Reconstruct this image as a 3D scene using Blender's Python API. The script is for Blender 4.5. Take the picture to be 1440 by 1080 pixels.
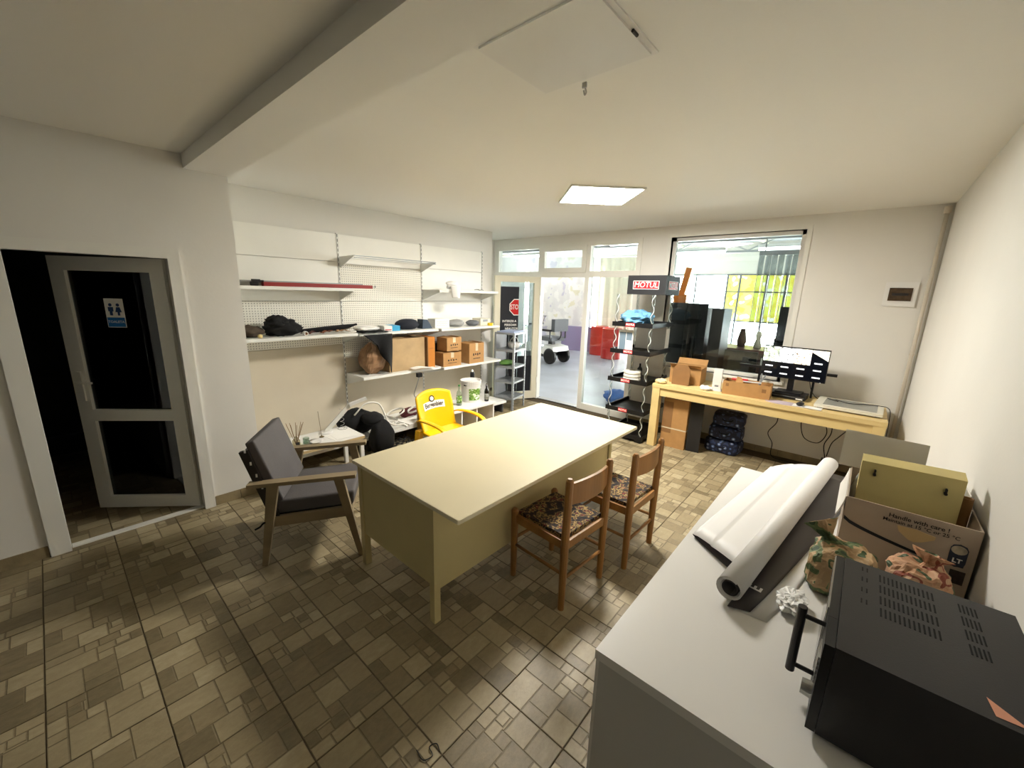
import bpy, bmesh, math, random
from mathutils import Vector, Matrix, noise
random.seed(7)
for o in list(bpy.data.objects): bpy.data.objects.remove(o, do_unlink=True)
SC = bpy.context.scene
COL = SC.collection
PI = math.pi

# ------------------------------------------------------------------ camera
FPX, YAW, PITCH, ROLL, CAMH = 567.588, 0.7132, 0.22474, 0.02934, 1.85
fw = Vector((-math.sin(YAW)*math.cos(PITCH), math.cos(YAW)*math.cos(PITCH), -math.sin(PITCH)))
rt = Vector((math.cos(YAW), math.sin(YAW), 0)); upv = rt.cross(fw)
cr = math.cos(ROLL)*rt + math.sin(ROLL)*upv
cu = -math.sin(ROLL)*rt + math.cos(ROLL)*upv
cam_d = bpy.data.cameras.new('camera'); cam = bpy.data.objects.new('camera', cam_d); COL.objects.link(cam)
cam_d.sensor_width = 36; cam_d.lens = FPX*36/1440; cam_d.clip_start = 0.02; cam_d.clip_end = 200
cam.matrix_world = Matrix(((cr.x, cu.x, -fw.x, 0), (cr.y, cu.y, -fw.y, 0), (cr.z, cu.z, -fw.z, CAMH), (0, 0, 0, 1)))
SC.camera = cam

# ------------------------------------------------------------------ world, light levels, exposure
W = bpy.data.worlds.new('sky'); SC.world = W; W.use_nodes = True
W.node_tree.nodes['Background'].inputs[0].default_value = (.80, .90, 1, 1)
W.node_tree.nodes['Background'].inputs[1].default_value = 1.2
LED_STRENGTH = 72.0        # ceiling panel of the room
HALL_WINDOW = 28.0          # daylight windows of the hall
HALL_TUBE = 13.0           # tube lamps of the hall
SC.view_settings.view_transform = 'Standard'
SC.view_settings.look = 'None'
SC.view_settings.exposure = 0.80
SC.view_settings.gamma = 1.0
SC.view_settings.use_curve_mapping = False

# ------------------------------------------------------------------ materials
def lin(c):
    return tuple((v/255/12.92 if v/255 <= .04045 else ((v/255+.055)/1.055)**2.4) for v in c)
MATS = {}
def M(name, col, rough=.55, metal=0., var=0., vscale=6., bump=0., bscale=60., emit=0., trans=0., col2=None, spec=.5, coat=0., stretch=None, ior=1.45):
    if name in MATS: return MATS[name]
    m = bpy.data.materials.new(name); m.use_nodes = True; nt = m.node_tree; b = nt.nodes['Principled BSDF']
    c = lin(col); b.inputs['Base Color'].default_value = (*c, 1)
    b.inputs['Roughness'].default_value = rough; b.inputs['Metallic'].default_value = metal
    b.inputs['Specular IOR Level'].default_value = spec; b.inputs['Coat Weight'].default_value = coat
    b.inputs['IOR'].default_value = ior
    if trans: b.inputs['Transmission Weight'].default_value = trans
    tc = None
    def coord(scale):
        nonlocal tc
        if tc is None: tc = nt.nodes.new('ShaderNodeTexCoord')
        if stretch:
            mp = nt.nodes.new('ShaderNodeMapping'); mp.inputs['Scale'].default_value = stretch
            nt.links.new(tc.outputs['Object'], mp.inputs[0]); src = mp.outputs[0]
        else: src = tc.outputs['Object']
        n = nt.nodes.new('ShaderNodeTexNoise'); n.inputs['Scale'].default_value = scale; n.inputs['Detail'].default_value = 5
        nt.links.new(src, n.inputs['Vector']); return n
    if var or col2:
        n = coord(vscale); mx = nt.nodes.new('ShaderNodeMix'); mx.data_type = 'RGBA'
        c2 = lin(col2) if col2 else tuple(v*(1-var) for v in c)
        rp = nt.nodes.new('ShaderNodeValToRGB'); rp.color_ramp.elements[0].position = .35; rp.color_ramp.elements[1].position = .68
        nt.links.new(n.outputs['Fac'], rp.inputs[0]); nt.links.new(rp.outputs[0], mx.inputs[0])
        mx.inputs[6].default_value = (*c, 1); mx.inputs[7].default_value = (*c2, 1)
        nt.links.new(mx.outputs[2], b.inputs['Base Color'])
    if bump:
        n = coord(bscale); bp = nt.nodes.new('ShaderNodeBump'); bp.inputs['Strength'].default_value = bump; bp.inputs['Distance'].default_value = .01
        nt.links.new(n.outputs['Fac'], bp.inputs['Height']); nt.links.new(bp.outputs[0], b.inputs['Normal'])
    if emit:
        b.inputs['Emission Color'].default_value = (*c, 1); b.inputs['Emission Strength'].default_value = emit
    MATS[name] = m; return m

def glass_mat(name, tint=(235, 240, 238), refl=1.0):
    if name in MATS: return MATS[name]
    m = bpy.data.materials.new(name); m.use_nodes = True; nt = m.node_tree; nt.nodes.clear()
    out = nt.nodes.new('ShaderNodeOutputMaterial'); tr = nt.nodes.new('ShaderNodeBsdfTransparent'); gl = nt.nodes.new('ShaderNodeBsdfGlossy')
    tr.inputs[0].default_value = (*lin(tint), 1); gl.inputs['Roughness'].default_value = .02
    fr = nt.nodes.new('ShaderNodeFresnel'); ge = nt.nodes.new('ShaderNodeNewGeometry'); mi = nt.nodes.new('ShaderNodeMath'); mi.operation = 'MULTIPLY_ADD'
    mi.inputs[1].default_value = 1/1.5-1.5; mi.inputs[2].default_value = 1.5      # thin pane: same reflectance on both faces
    nt.links.new(ge.outputs['Backfacing'], mi.inputs[0]); nt.links.new(mi.outputs[0], fr.inputs[0])
    mu = nt.nodes.new('ShaderNodeMath'); mu.operation = 'MULTIPLY'; mu.inputs[1].default_value = refl; mu.use_clamp = True
    mx = nt.nodes.new('ShaderNodeMixShader')
    nt.links.new(fr.outputs[0], mu.inputs[0]); nt.links.new(mu.outputs[0], mx.inputs[0])
    nt.links.new(tr.outputs[0], mx.inputs[1]); nt.links.new(gl.outputs[0], mx.inputs[2]); nt.links.new(mx.outputs[0], out.inputs[0])
    MATS[name] = m; return m

def peg_mat(name, col):
    m = M(name, col, .5); nt = m.node_tree; b = nt.nodes['Principled BSDF']
    tc = nt.nodes.new('ShaderNodeTexCoord'); vm = nt.nodes.new('ShaderNodeVectorMath'); vm.operation = 'MULTIPLY'; vm.inputs[1].default_value = (0, 40, 40)
    fr = nt.nodes.new('ShaderNodeVectorMath'); fr.operation = 'FRACTION'
    sb = nt.nodes.new('ShaderNodeVectorMath'); sb.operation = 'SUBTRACT'; sb.inputs[1].default_value = (0, .5, .5)
    ln = nt.nodes.new('ShaderNodeVectorMath'); ln.operation = 'LENGTH'
    lt = nt.nodes.new('ShaderNodeMath'); lt.operation = 'LESS_THAN'; lt.inputs[1].default_value = .22
    mx = nt.nodes.new('ShaderNodeMix'); mx.data_type = 'RGBA'; c = lin(col)
    mx.inputs[6].default_value = (*c, 1); mx.inputs[7].default_value = (*[v*.35 for v in c], 1)
    nt.links.new(tc.outputs['Object'], vm.inputs[0]); nt.links.new(vm.outputs[0], fr.inputs[0]); nt.links.new(fr.outputs[0], sb.inputs[0])
    nt.links.new(sb.outputs[0], ln.inputs[0]); nt.links.new(ln.outputs['Value'], lt.inputs[0]); nt.links.new(lt.outputs[0], mx.inputs[0])
    nt.links.new(mx.outputs[2], b.inputs['Base Color']); return m

def ramp_mat(name, stops, vscale=8, rough=.7, detail=3, bump=0, voronoi=False, emit=0):
    """patches of several colours of the thing itself (printed cloth, patterned paper)"""
    if name in MATS: return MATS[name]
    m = bpy.data.materials.new(name); m.use_nodes = True; nt = m.node_tree; b = nt.nodes['Principled BSDF']; b.inputs['Roughness'].default_value = rough
    tc = nt.nodes.new('ShaderNodeTexCoord')
    if voronoi:
        n = nt.nodes.new('ShaderNodeTexVoronoi'); n.inputs['Scale'].default_value = vscale; fac = n.outputs['Distance']
        if voronoi == 'cell':
            sp = nt.nodes.new('ShaderNodeSeparateColor'); nt.links.new(n.outputs['Color'], sp.inputs[0]); fac = sp.outputs[0]
    else:
        n = nt.nodes.new('ShaderNodeTexNoise'); n.inputs['Scale'].default_value = vscale; n.inputs['Detail'].default_value = detail; fac = n.outputs['Fac']
    nt.links.new(tc.outputs['Object'], n.inputs['Vector'])
    r = nt.nodes.new('ShaderNodeValToRGB'); r.color_ramp.interpolation = 'CONSTANT'
    els = r.color_ramp.elements
    while len(els) < len(stops): els.new(.5)
    for e, (p, c) in zip(els, stops): e.position = p; e.color = (*lin(c), 1)
    nt.links.new(fac, r.inputs[0]); nt.links.new(r.outputs[0], b.inputs['Base Color'])
    if emit:
        nt.links.new(r.outputs[0], b.inputs['Emission Color']); b.inputs['Emission Strength'].default_value = emit
    MATS[name] = m; return m

# ------------------------------------------------------------------ mesh builder
class MB:
    def __init__(s): s.v = []; s.f = []
    def add(s, vs, fs):
        n = len(s.v); s.v += [Vector(v) for v in vs]; s.f += [tuple(i+n for i in f) for f in fs]; return s
    def box(s, x0, y0, z0, x1, y1, z1, rz=0, piv=None):
        vs = [Vector((x, y, z)) for z in (z0, z1) for x, y in ((x0, y0), (x1, y0), (x1, y1), (x0, y1))]
        if rz:
            p = Vector(piv) if piv else Vector(((x0+x1)/2, (y0+y1)/2, 0)); R = Matrix.Rotation(rz, 3, 'Z'); vs = [R @ (v-p)+p for v in vs]
        return s.add(vs, [(3, 2, 1, 0), (4, 5, 6, 7), (0, 1, 5, 4), (1, 2, 6, 5), (2, 3, 7, 6), (3, 0, 4, 7)])
    def hexa(s, pts): return s.add(pts, [(3, 2, 1, 0), (4, 5, 6, 7), (0, 1, 5, 4), (1, 2, 6, 5), (2, 3, 7, 6), (3, 0, 4, 7)])
    def beam(s, p0, p1, w, d, up=(0, 0, 1)):
        """square bar from p0 to p1; w across, d along 'up' """
        p0, p1 = Vector(p0), Vector(p1); t = (p1-p0).normalized(); u = Vector(up); u = (u-t*u.dot(t))
        if u.length < 1e-4: u = Vector((1, 0, 0)); u = u-t*u.dot(t)
        u.normalize(); a = t.cross(u)
        c = [(-w/2, -d/2), (w/2, -d/2), (w/2, d/2), (-w/2, d/2)]
        return s.hexa([p0+a*x+u*y for x, y in c]+[p1+a*x+u*y for x, y in c])
    def cyl(s, p0, p1, r0, r1=None, n=14, caps=True):
        p0, p1 = Vector(p0), Vector(p1); r1 = r0 if r1 is None else r1; t = (p1-p0).normalized()
        a = t.orthogonal().normalized(); b = t.cross(a)
        vs = [p+(a*math.cos(2*PI*i/n)+b*math.sin(2*PI*i/n))*r for p, r in ((p0, r0), (p1, r1)) for i in range(n)]
        fs = [(i, (i+1) % n, n+(i+1) % n, n+i) for i in range(n)]
        if caps: fs += [tuple(range(n-1, -1, -1)), tuple(range(n, 2*n))]
        return s.add(vs, fs)
    def tube(s, pts, r, n=6):
        pts = [Vector(p) for p in pts]; N = len(pts); vs = []; a = None
        for i, p in enumerate(pts):
            t = (pts[min(i+1, N-1)]-pts[max(i-1, 0)]).normalized()
            a = t.orthogonal().normalized() if a is None else (a-t*a.dot(t)).normalized()
            b = t.cross(a); rr = r(i/(N-1)) if callable(r) else r
            vs += [p+(a*math.cos(2*PI*k/n)+b*math.sin(2*PI*k/n))*rr for k in range(n)]
        fs = [(i*n+k, i*n+(k+1) % n, (i+1)*n+(k+1) % n, (i+1)*n+k) for i in range(N-1) for k in range(n)]
        fs += [tuple(range(n-1, -1, -1)), tuple(range((N-1)*n, N*n))]
        return s.add(vs, fs)
    def lathe(s, prof, c=(0, 0, 0), n=24):
        c = Vector(c); vs = [c+Vector((r*math.cos(2*PI*k/n), r*math.sin(2*PI*k/n), z)) for r, z in prof for k in range(n)]
        fs = [(i*n+k, i*n+(k+1) % n, (i+1)*n+(k+1) % n, (i+1)*n+k) for i in range(len(prof)-1) for k in range(n)]
        if prof[0][0] > 1e-4: fs.append(tuple(range(n-1, -1, -1)))
        if prof[-1][0] > 1e-4: fs.append(tuple(range((len(prof)-1)*n, len(prof)*n)))
        return s.add(vs, fs)
    def prism(s, poly, ax, a, b):
        """poly in the two other axes (cyclic order), extruded along ax from a to b"""
        def P(p, h):
            v = [0, 0, 0]; v[ax] = h; o = [i for i in range(3) if i != ax]; v[o[0]] = p[0]; v[o[1]] = p[1]; return v
        n = len(poly)
        return s.add([P(p, a) for p in poly]+[P(p, b) for p in poly], [tuple(range(n-1, -1, -1)), tuple(range(n, 2*n))]+[(i, (i+1) % n, n+(i+1) % n, n+i) for i in range(n)])
    def grid(s, fn, nu, nv, thick=0):
        """surface fn(u,v); thick gives it a real second side"""
        P = [[Vector(fn(i/nu, j/nv)) for j in range(nv+1)] for i in range(nu+1)]
        vs = [p for r in P for p in r]; q = lambda i, j: i*(nv+1)+j
        fs = [(q(i, j), q(i+1, j), q(i+1, j+1), q(i, j+1)) for i in range(nu) for j in range(nv)]
        if thick:
            N = len(vs); nrm = []
            for i in range(nu+1):
                for j in range(nv+1):
                    du = P[min(i+1, nu)][j]-P[max(i-1, 0)][j]; dv = P[i][min(j+1, nv)]-P[i][max(j-1, 0)]
                    k = du.cross(dv); nrm.append(k.normalized() if k.length > 1e-9 else Vector((0, 0, 1)))
            vs = vs+[v-n*thick for v, n in zip(vs, nrm)]
            fs = fs+[tuple(N+i for i in reversed(f)) for f in fs]
            rim = [q(i, 0) for i in range(nu+1)]+[q(nu, j) for j in range(1, nv+1)]+[q(i, nv) for i in range(nu-1, -1, -1)]+[q(0, j) for j in range(nv-1, 0, -1)]
            fs += [(rim[k], N+rim[k], N+rim[(k+1) % len(rim)], rim[(k+1) % len(rim)])[::-1] for k in range(len(rim))]
        return s.add(vs, fs)
    def heap(s, c, size, seed=0, amp=.25, freq=2.2, nu=28, nv=14, flat=True, power=2.0, zp=2.0):
        """crumpled lump with a flat underside, about size = full extents, c = centre of its base"""
        c = Vector(c); sx, sy, sz = size
        def fn(u, v):
            a = 2*PI*u; th = (v-.5)*PI; ct = max(math.cos(th), 1e-3)**(2/zp)
            e = 2/power
            sg = lambda t: math.copysign(abs(t)**e, t)
            d = Vector((ct*sg(math.cos(a)), ct*sg(math.sin(a)), math.copysign(abs(math.sin(th))**(2/zp), math.sin(th))))
            k = 1+amp*(noise.noise(d*freq+Vector((seed*3.1, seed*1.7, seed)))+.5*noise.noise(d*freq*2.7+Vector((seed, 9, seed*2))))
            z = d.z*k*.5+.45
            if flat: z = max(z, 0)
            return c+Vector((d.x*k*sx/2, d.y*k*sy/2, z*sz/.95))
        vs = []; fs = []
        for j in range(nv+1):
            for i in range(nu): vs.append(fn(i/nu, j/nv))
        fs = [(j*nu+i, j*nu+(i+1) % nu, (j+1)*nu+(i+1) % nu, (j+1)*nu+i) for j in range(nv) for i in range(nu)]
        fs += [tuple(range(nu-1, -1, -1)), tuple(range(nv*nu, (nv+1)*nu))]
        return s.add(vs, fs)
    def xf(s, mat):
        s.v = [mat @ v for v in s.v]; return s

def make_mesh(name, mb, mat, smooth=False, bev=0., seg=2, inv=None):
    bm = bmesh.new()
    vs = [bm.verts.new(inv @ v if inv else v) for v in mb.v]
    for f in mb.f:
        try: bm.faces.new([vs[i] for i in f])
        except ValueError: pass
    bmesh.ops.remove_doubles(bm, verts=bm.verts, dist=1e-6) if smooth else None
    if bev:
        es = [e for e in bm.edges if len(e.link_faces) == 2 and e.calc_face_angle(0) > .5]
        bmesh.ops.bevel(bm, geom=es, offset=bev, segments=seg, affect='EDGES', profile=.7, clamp_overlap=True)
    bmesh.ops.recalc_face_normals(bm, faces=bm.faces)
    me = bpy.data.meshes.new(name); bm.to_mesh(me); bm.free(); me.materials.append(mat)
    if smooth: me.shade_smooth()
    return me

def thing(name, label, cat, loc=(0, 0, 0), rz=0., group=None, kind=None):
    o = bpy.data.objects.new(name, None); COL.objects.link(o); o.location = loc; o.rotation_euler = (0, 0, rz); o.empty_display_size = .1
    if label: o['label'] = label
    if cat: o['category'] = cat
    if group: o['group'] = group
    if kind: o['kind'] = kind
    return o
def pmat(o):
    m = Matrix.Translation(o.location) @ Matrix.Rotation(o.rotation_euler.z, 4, 'Z')
    return (pmat(o.parent) @ m) if o.parent else m
def part(par, name, mb, mat, smooth=False, bev=0., seg=2, world=False, label=None, kind=None):
    inv = pmat(par).inverted() if world else None
    o = bpy.data.objects.new(name, make_mesh(name, mb, mat, smooth, bev, seg, inv)); COL.objects.link(o); o.parent = par
    if label: o['label'] = label
    if kind: o['kind'] = kind
    return o
def single(name, mb, mat, label, cat, loc=(0, 0, 0), rz=0., smooth=False, bev=0., seg=2, group=None, world=False, kind=None):
    """a thing that is one mesh; local coordinates unless world"""
    inv = (Matrix.Translation(loc) @ Matrix.Rotation(rz, 4, 'Z')).inverted() if world else None
    o = bpy.data.objects.new(name, make_mesh(name, mb, mat, smooth, bev, seg, inv)); COL.objects.link(o); o.location = loc; o.rotation_euler = (0, 0, rz)
    if label: o['label'] = label
    if cat: o['category'] = cat
    if group: o['group'] = group
    if kind: o['kind'] = kind
    return o
def struct(name, mb, mat, label=None, bev=0., smooth=False):
    return single(name, mb, mat, label, None, kind='structure', bev=bev, smooth=smooth)
def copy_tree(o, par=None):
    c = o.copy(); COL.objects.link(c)
    if par: c.parent = par
    for ch in list(o.children): copy_tree(ch, c)
    return c
def text_mb(s, size, o, ux, uy, depth=.001, bold=0., shear=0., align='CENTER', maxw=None):
    """flat lettering standing at o, reading along ux with up uy"""
    cu_ = bpy.data.curves.new('txt', 'FONT'); cu_.body = s; cu_.size = size; cu_.align_x = align; cu_.align_y = 'CENTER'
    cu_.extrude = 0; cu_.offset = bold; cu_.shear = shear; cu_.resolution_u = 3
    ob = bpy.data.objects.new('txt', cu_); COL.objects.link(ob)
    bpy.context.view_layer.update()
    me = bpy.data.meshes.new_from_object(ob.evaluated_get(bpy.context.evaluated_depsgraph_get()))
    ux, uy, o = Vector(ux).normalized(), Vector(uy).normalized(), Vector(o); k = 1.
    if maxw:
        w = max(v.co.x for v in me.vertices)-min(v.co.x for v in me.vertices); k = maxw/w
    mb = MB(); mb.add([o+ux*v.co.x*k+uy*v.co.y for v in me.vertices], [tuple(p.vertices) for p in me.polygons])
    bpy.data.objects.remove(ob); bpy.data.meshes.remove(me); bpy.data.curves.remove(cu_)
    return mb
def translucent_mat(name, col):
    m = bpy.data.materials.new(name); m.use_nodes = True; nt = m.node_tree; nt.nodes.clear()
    out = nt.nodes.new('ShaderNodeOutputMaterial'); a = nt.nodes.new('ShaderNodeBsdfTranslucent'); b = nt.nodes.new('ShaderNodeBsdfDiffuse'); c = nt.nodes.new('ShaderNodeBsdfTransparent')
    for n in (a, b): n.inputs[0].default_value = (*lin(col), 1)
    m1 = nt.nodes.new('ShaderNodeMixShader'); m2 = nt.nodes.new('ShaderNodeMixShader'); m1.inputs[0].default_value = .4; m2.inputs[0].default_value = .35
    nt.links.new(a.outputs[0], m1.inputs[1]); nt.links.new(b.outputs[0], m1.inputs[2]); nt.links.new(m1.outputs[0], m2.inputs[1]); nt.links.new(c.outputs[0], m2.inputs[2]); nt.links.new(m2.outputs[0], out.inputs[0])
    return m
def quad_mb(p0, ux, uy, w, h):
    p0, ux, uy = Vector(p0), Vector(ux).normalized()*w, Vector(uy).normalized()*h
    return MB().add([p0, p0+ux, p0+ux+uy, p0+uy], [(0, 1, 2, 3)])
def spline(pts, n=10):
    P = [Vector(p) for p in pts]; P = [P[0]*2-P[1]]+P+[P[-1]*2-P[-2]]; out = []
    for i in range(1, len(P)-2):
        for k in range(n):
            t = k/n; a, b, c, d = P[i-1:i+3]
            out.append(.5*((2*b)+(c-a)*t+(2*a-5*b+4*c-d)*t*t+(3*b-a-3*c+d)*t**3))
    return out+[P[-2]]

# ------------------------------------------------------------------ palette
wall_m = M('wall_paint', (226, 223, 216), .75, bump=.06, bscale=40, var=.03, vscale=2)
ceil_m = M('ceiling_paint', (236, 234, 228), .8, bump=.05, bscale=25)
pvc = M('white_pvc', (226, 224, 216), .35)
pvc_cream = M('cream_pvc', (228, 222, 200), .4)
white = M('white_laminate', (228, 226, 222), .35)
white_metal = M('white_metal', (225, 225, 220), .4)
black = M('black_plastic', (16, 16, 18), .4)
black_soft = M('black_fabric', (14, 14, 16), .9, bump=.3, bscale=90)
chrome = M('brushed_steel', (170, 170, 168), .3, metal=1)
grey_metal = M('grey_steel', (140, 144, 146), .45, metal=.3)
card = M('cardboard', (178, 134, 82), .8, var=.12, vscale=12)
card_d = M('cardboard_dark', (140, 102, 62), .85, var=.12, vscale=12)
tape_m = M('packing_tape', (205, 190, 160), .3)
ink = M('dark_print', (38, 34, 32), .8)
paper = M('paper', (235, 233, 228), .7)
redm = M('red_paint', (196, 30, 30), .4)
pane = glass_mat('window_glass')
pane_hall = glass_mat('clear_glass', (240, 245, 245))
dark_glass = glass_mat('smoked_glass', (120, 128, 134), 1.2)
cable_m = M('black_cable', (18, 18, 18), .5)
wcable_m = M('white_cable', (225, 223, 215), .5)
# ================================================================== the room shell
XW, XS, XR, YF, ZC, YN = -3.93, -4.65, 0.42, 5.60, 2.75, -5.0

# ---- floor: grout bed plus one object for each ceramic tile in view
grout = M('floor_grout', (74, 62, 42), .9)
fl = struct('floor', MB().box(-7.2, YN-.2, -.12, XR+.15, YF+.15, -.006), grout, 'beige stone-pattern tiled floor of the room')
def tile_mat():
    m = bpy.data.materials.new('stone_tile'); m.use_nodes = True; nt = m.node_tree; b = nt.nodes['Principled BSDF']
    at = nt.nodes.new('ShaderNodeAttribute'); at.attribute_name = 'tone'
    oi = nt.nodes.new('ShaderNodeObjectInfo'); tc = nt.nodes.new('ShaderNodeTexCoord')
    n1 = nt.nodes.new('ShaderNodeTexNoise'); n1.inputs['Scale'].default_value = 38; n1.inputs['Detail'].default_value = 6; n1.inputs['Roughness'].default_value = .7
    ad = nt.nodes.new('ShaderNodeVectorMath'); ad.operation = 'ADD'; cx = nt.nodes.new('ShaderNodeCombineXYZ')
    nt.links.new(oi.outputs['Random'], cx.inputs[2]); nt.links.new(tc.outputs['Object'], ad.inputs[0]); nt.links.new(cx.outputs[0], ad.inputs[1])
    mp = nt.nodes.new('ShaderNodeMapping'); mp.inputs['Scale'].default_value = (1, .45, 8); nt.links.new(ad.outputs[0], mp.inputs[0])
    nt.links.new(mp.outputs[0], n1.inputs['Vector'])
    # tone = stone tone*.62 + noise*.28 + tile random*.1
    def math_(op, a, bv):
        q = nt.nodes.new('ShaderNodeMath'); q.operation = op; nt.links.new(a, q.inputs[0])
        if isinstance(bv, (int, float)): q.inputs[1].default_value = bv
        else: nt.links.new(bv, q.inputs[1])
        return q.outputs[0]
    s = math_('ADD', math_('MULTIPLY', at.outputs['Fac'], .54), math_('MULTIPLY', n1.outputs['Fac'], .50))
    s = math_('ADD', s, math_('MULTIPLY', oi.outputs['Random'], .08))
    r = nt.nodes.new('ShaderNodeValToRGB'); E = r.color_ramp.elements
    for k, (p, c) in enumerate([(.15, (96, 84, 60)), (.5, (138, 124, 95)), (.78, (163, 149, 118)), (1., (186, 173, 143))]):
        e = E[k] if k < 2 else E.new(p); e.position = p; e.color = (*lin(c), 1)
    nt.links.new(s, r.inputs[0]); nt.links.new(r.outputs[0], b.inputs['Base Color'])
    b.inputs['Roughness'].default_value = .46
    bp = nt.nodes.new('ShaderNodeBump'); bp.inputs['Strength'].default_value = .5; bp.inputs['Distance'].default_value = .003
    nt.links.new(n1.outputs['Fac'], bp.inputs['Height']); nt.links.new(bp.outputs[0], b.inputs['Normal'])
    return m
tile_m = tile_mat()
TS = .3525; X0, Y0 = -1.363, .800
STONES = [(0, .34, 0, .5), (.34, .67, 0, .17), (.34, .67, .17, .5), (0, .5, .5, .83), (0, .38, .83, 1), (.38, .53, .83, 1), (.67, 1, 0, .33), (.67, 1, .33, .65),
          (.5, .67, .5, .67), (.5, .7, .67, .83), (.53, .76, .83, 1), (.67, .86, .65, .69), (.7, .86, .69, .83), (.86, 1, .65, .83), (.76, 1, .83, 1)]
def tile_mesh(rot, seed):
    rnd = random.Random(seed); mb = MB(); tones = []
    g = .0030; h = TS/2-.0016; k = .0042
    mb.box(-h, -h, -.006, h, h, -.0016); tones += [.12]*6
    for (u0, u1, v0, v1) in STONES:
        x0, x1, y0, y1 = (u0-.5)*2*h, (u1-.5)*2*h, (v0-.5)*2*h, (v1-.5)*2*h
        a0, a1, b0, b1 = x0+(g*.4 if u0 > 0 else 0), x1-(g*.4 if u1 < 1 else 0), y0+(g*.4 if v0 > 0 else 0), y1-(g*.4 if v1 < 1 else 0)
        zt = rnd.uniform(-.0004, 0.)
        vs = [(a0, b0, -.0016), (a1, b0, -.0016), (a1, b1, -.0016), (a0, b1, -.0016), (a0+g, b0+g, zt), (a1-g, b0+g, zt), (a1-g, b1-g, zt), (a0+g, b1-g, zt)]
        fs = [(4, 5, 6, 7), (0, 1, 5, 4), (1, 2, 6, 5), (2, 3, 7, 6), (3, 0, 4, 7)]
        mb.add(vs, fs); t = rnd.random(); tones += [t]+[t*.15]*4
    R = Matrix.Rotation(rot*PI/2, 4, 'Z'); mb.xf(R)
    me = bpy.data.meshes.new('tile'); me.from_pydata([tuple(v) for v in mb.v], [], mb.f); me.materials.append(tile_m)
    at = me.attributes.new('tone', 'FLOAT', 'FACE'); at.data.foreach_set('value', tones); me.update(); return me
TILES = [tile_mesh(r, 11*r+s) for r in range(4) for s in range(3)]
def in_view(p, m=200):
    q = Vector(p)-Vector((0, 0, CAMH)); z = q.dot(fw)
    if z < .15: return None
    x, y = 720+FPX*q.dot(cr)/z, 540-FPX*q.dot(cu)/z
    return z if -m < x < 1440+m and -m < y < 1080+m else None
spots = []
for i in range(-16, 8):
    for j in range(-10, 16):
        x, y = X0+(i+.5)*TS, Y0+(j+.5)*TS
        if x > XR-.06 or y > YF-.10 or y < -2: continue
        if x > -.45 and .75 < y < 2.75: continue                      # under the white cabinet
        if XS-.1 < x < XW+.05 and y > .9 and x < XS+.15: continue
        if x < XW-.2 and (y > .85 or y < -.6 or x < -6.2) and not (y > 1.0 and x > XS+.1) and not (y > 4.7): continue
        if x < -5.2: 
            if y > 1: continue
        d = min([v for v in (in_view((x+dx, y+dy, 0)) for dx in (-.17, .17) for dy in (-.17, .17)) if v] or [99])
        if d < 90: spots.append((d, x, y))
spots.sort()
trnd = random.Random(5)
for d, x, y in spots[:300]:
    t = bpy.data.objects.new('tile', TILES[trnd.randrange(len(TILES))]); COL.objects.link(t); t.location = (x, y, 0); t.parent = fl
if len(spots) > 300:
    mb = MB()
    tn = []
    for q, (d, x, y) in enumerate(spots[300:]):
        s = TILES[q % len(TILES)]; off = Vector((x, y, 0)); mb.add([v.co+off for v in s.vertices], [tuple(p.vertices) for p in s.polygons]); tn += [a.value for a in s.attributes['tone'].data]
    me = bpy.data.meshes.new('far_tiles'); me.from_pydata([tuple(v) for v in mb.v], [], mb.f); me.materials.append(tile_m)
    at_ = me.attributes.new('tone', 'FLOAT', 'FACE'); at_.data.foreach_set('value', tn)
    ft = bpy.data.objects.new('far_tiles', me); COL.objects.link(ft); ft.parent = fl; ft['kind'] = 'stuff'

# ---- ceiling, beam
struct('ceiling', MB().box(-5.5, YN, ZC, XR+.15, YF+.15, ZC+.12), ceil_m, 'cream white plaster ceiling of the room')
struct('trim_1', MB().box(XW, .818, 2.655, XR, 1.093, ZC+.002), ceil_m, 'white plastered beam crossing the ceiling from the toilet door wall', bev=.004)

# ---- left wall with the toilet door opening, the alcove wall with the shelving, end walls
dy0, dy1, dzt = -.215, .72, 2.085
mb = MB().box(XW-.12, YN, 0, XW, dy0, ZC).box(XW-.12, dy1, 0, XW, 1.093, ZC).box(XW-.12, dy0, dzt, XW, dy1, ZC)
mb.box(XS-.1, .97, 0, XW-.12, 1.093, ZC)
struct('wall_left', mb, wall_m, 'white plaster wall around the open toilet door')
struct('wall_left_rear', MB().box(-5.5, 1.093, 0, XS, 4.80, ZC), wall_m, 'white plaster wall behind the shop shelving')
struct('wall_left_end', MB().box(-5.5, 4.80, 0, -5.36, YF, ZC), wall_m, 'white side wall beside the glass entrance')
struct('wall_right', MB().box(XR, YN, 0, XR+.15, YF+.15, ZC), wall_m, 'white plaster wall on the right')
struct('wall_near', MB().box(XW, YN-.15, 0, XR+.15, YN, ZC), wall_m, 'white wall behind the viewer')
ox0, ox1, oz1 = -5.30, -2.53, 2.625
wx0, wx1, wz0, wz1 = -2.13, -.665, .90, 2.605
mb = MB().box(-5.5, YF, 0, ox0, YF+.15, ZC).box(ox0, YF, oz1, ox1, YF+.15, ZC).box(ox1, YF, 0, wx0, YF+.15, ZC)
mb.box(wx0, YF, 0, wx1, YF+.15, wz0).box(wx0, YF, wz1, wx1, YF+.15, ZC).box(wx1, YF, 0, XR, YF+.15, ZC)
struct('wall_far', mb, wall_m, 'white far wall with the glass entrance and the interior window')

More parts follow.
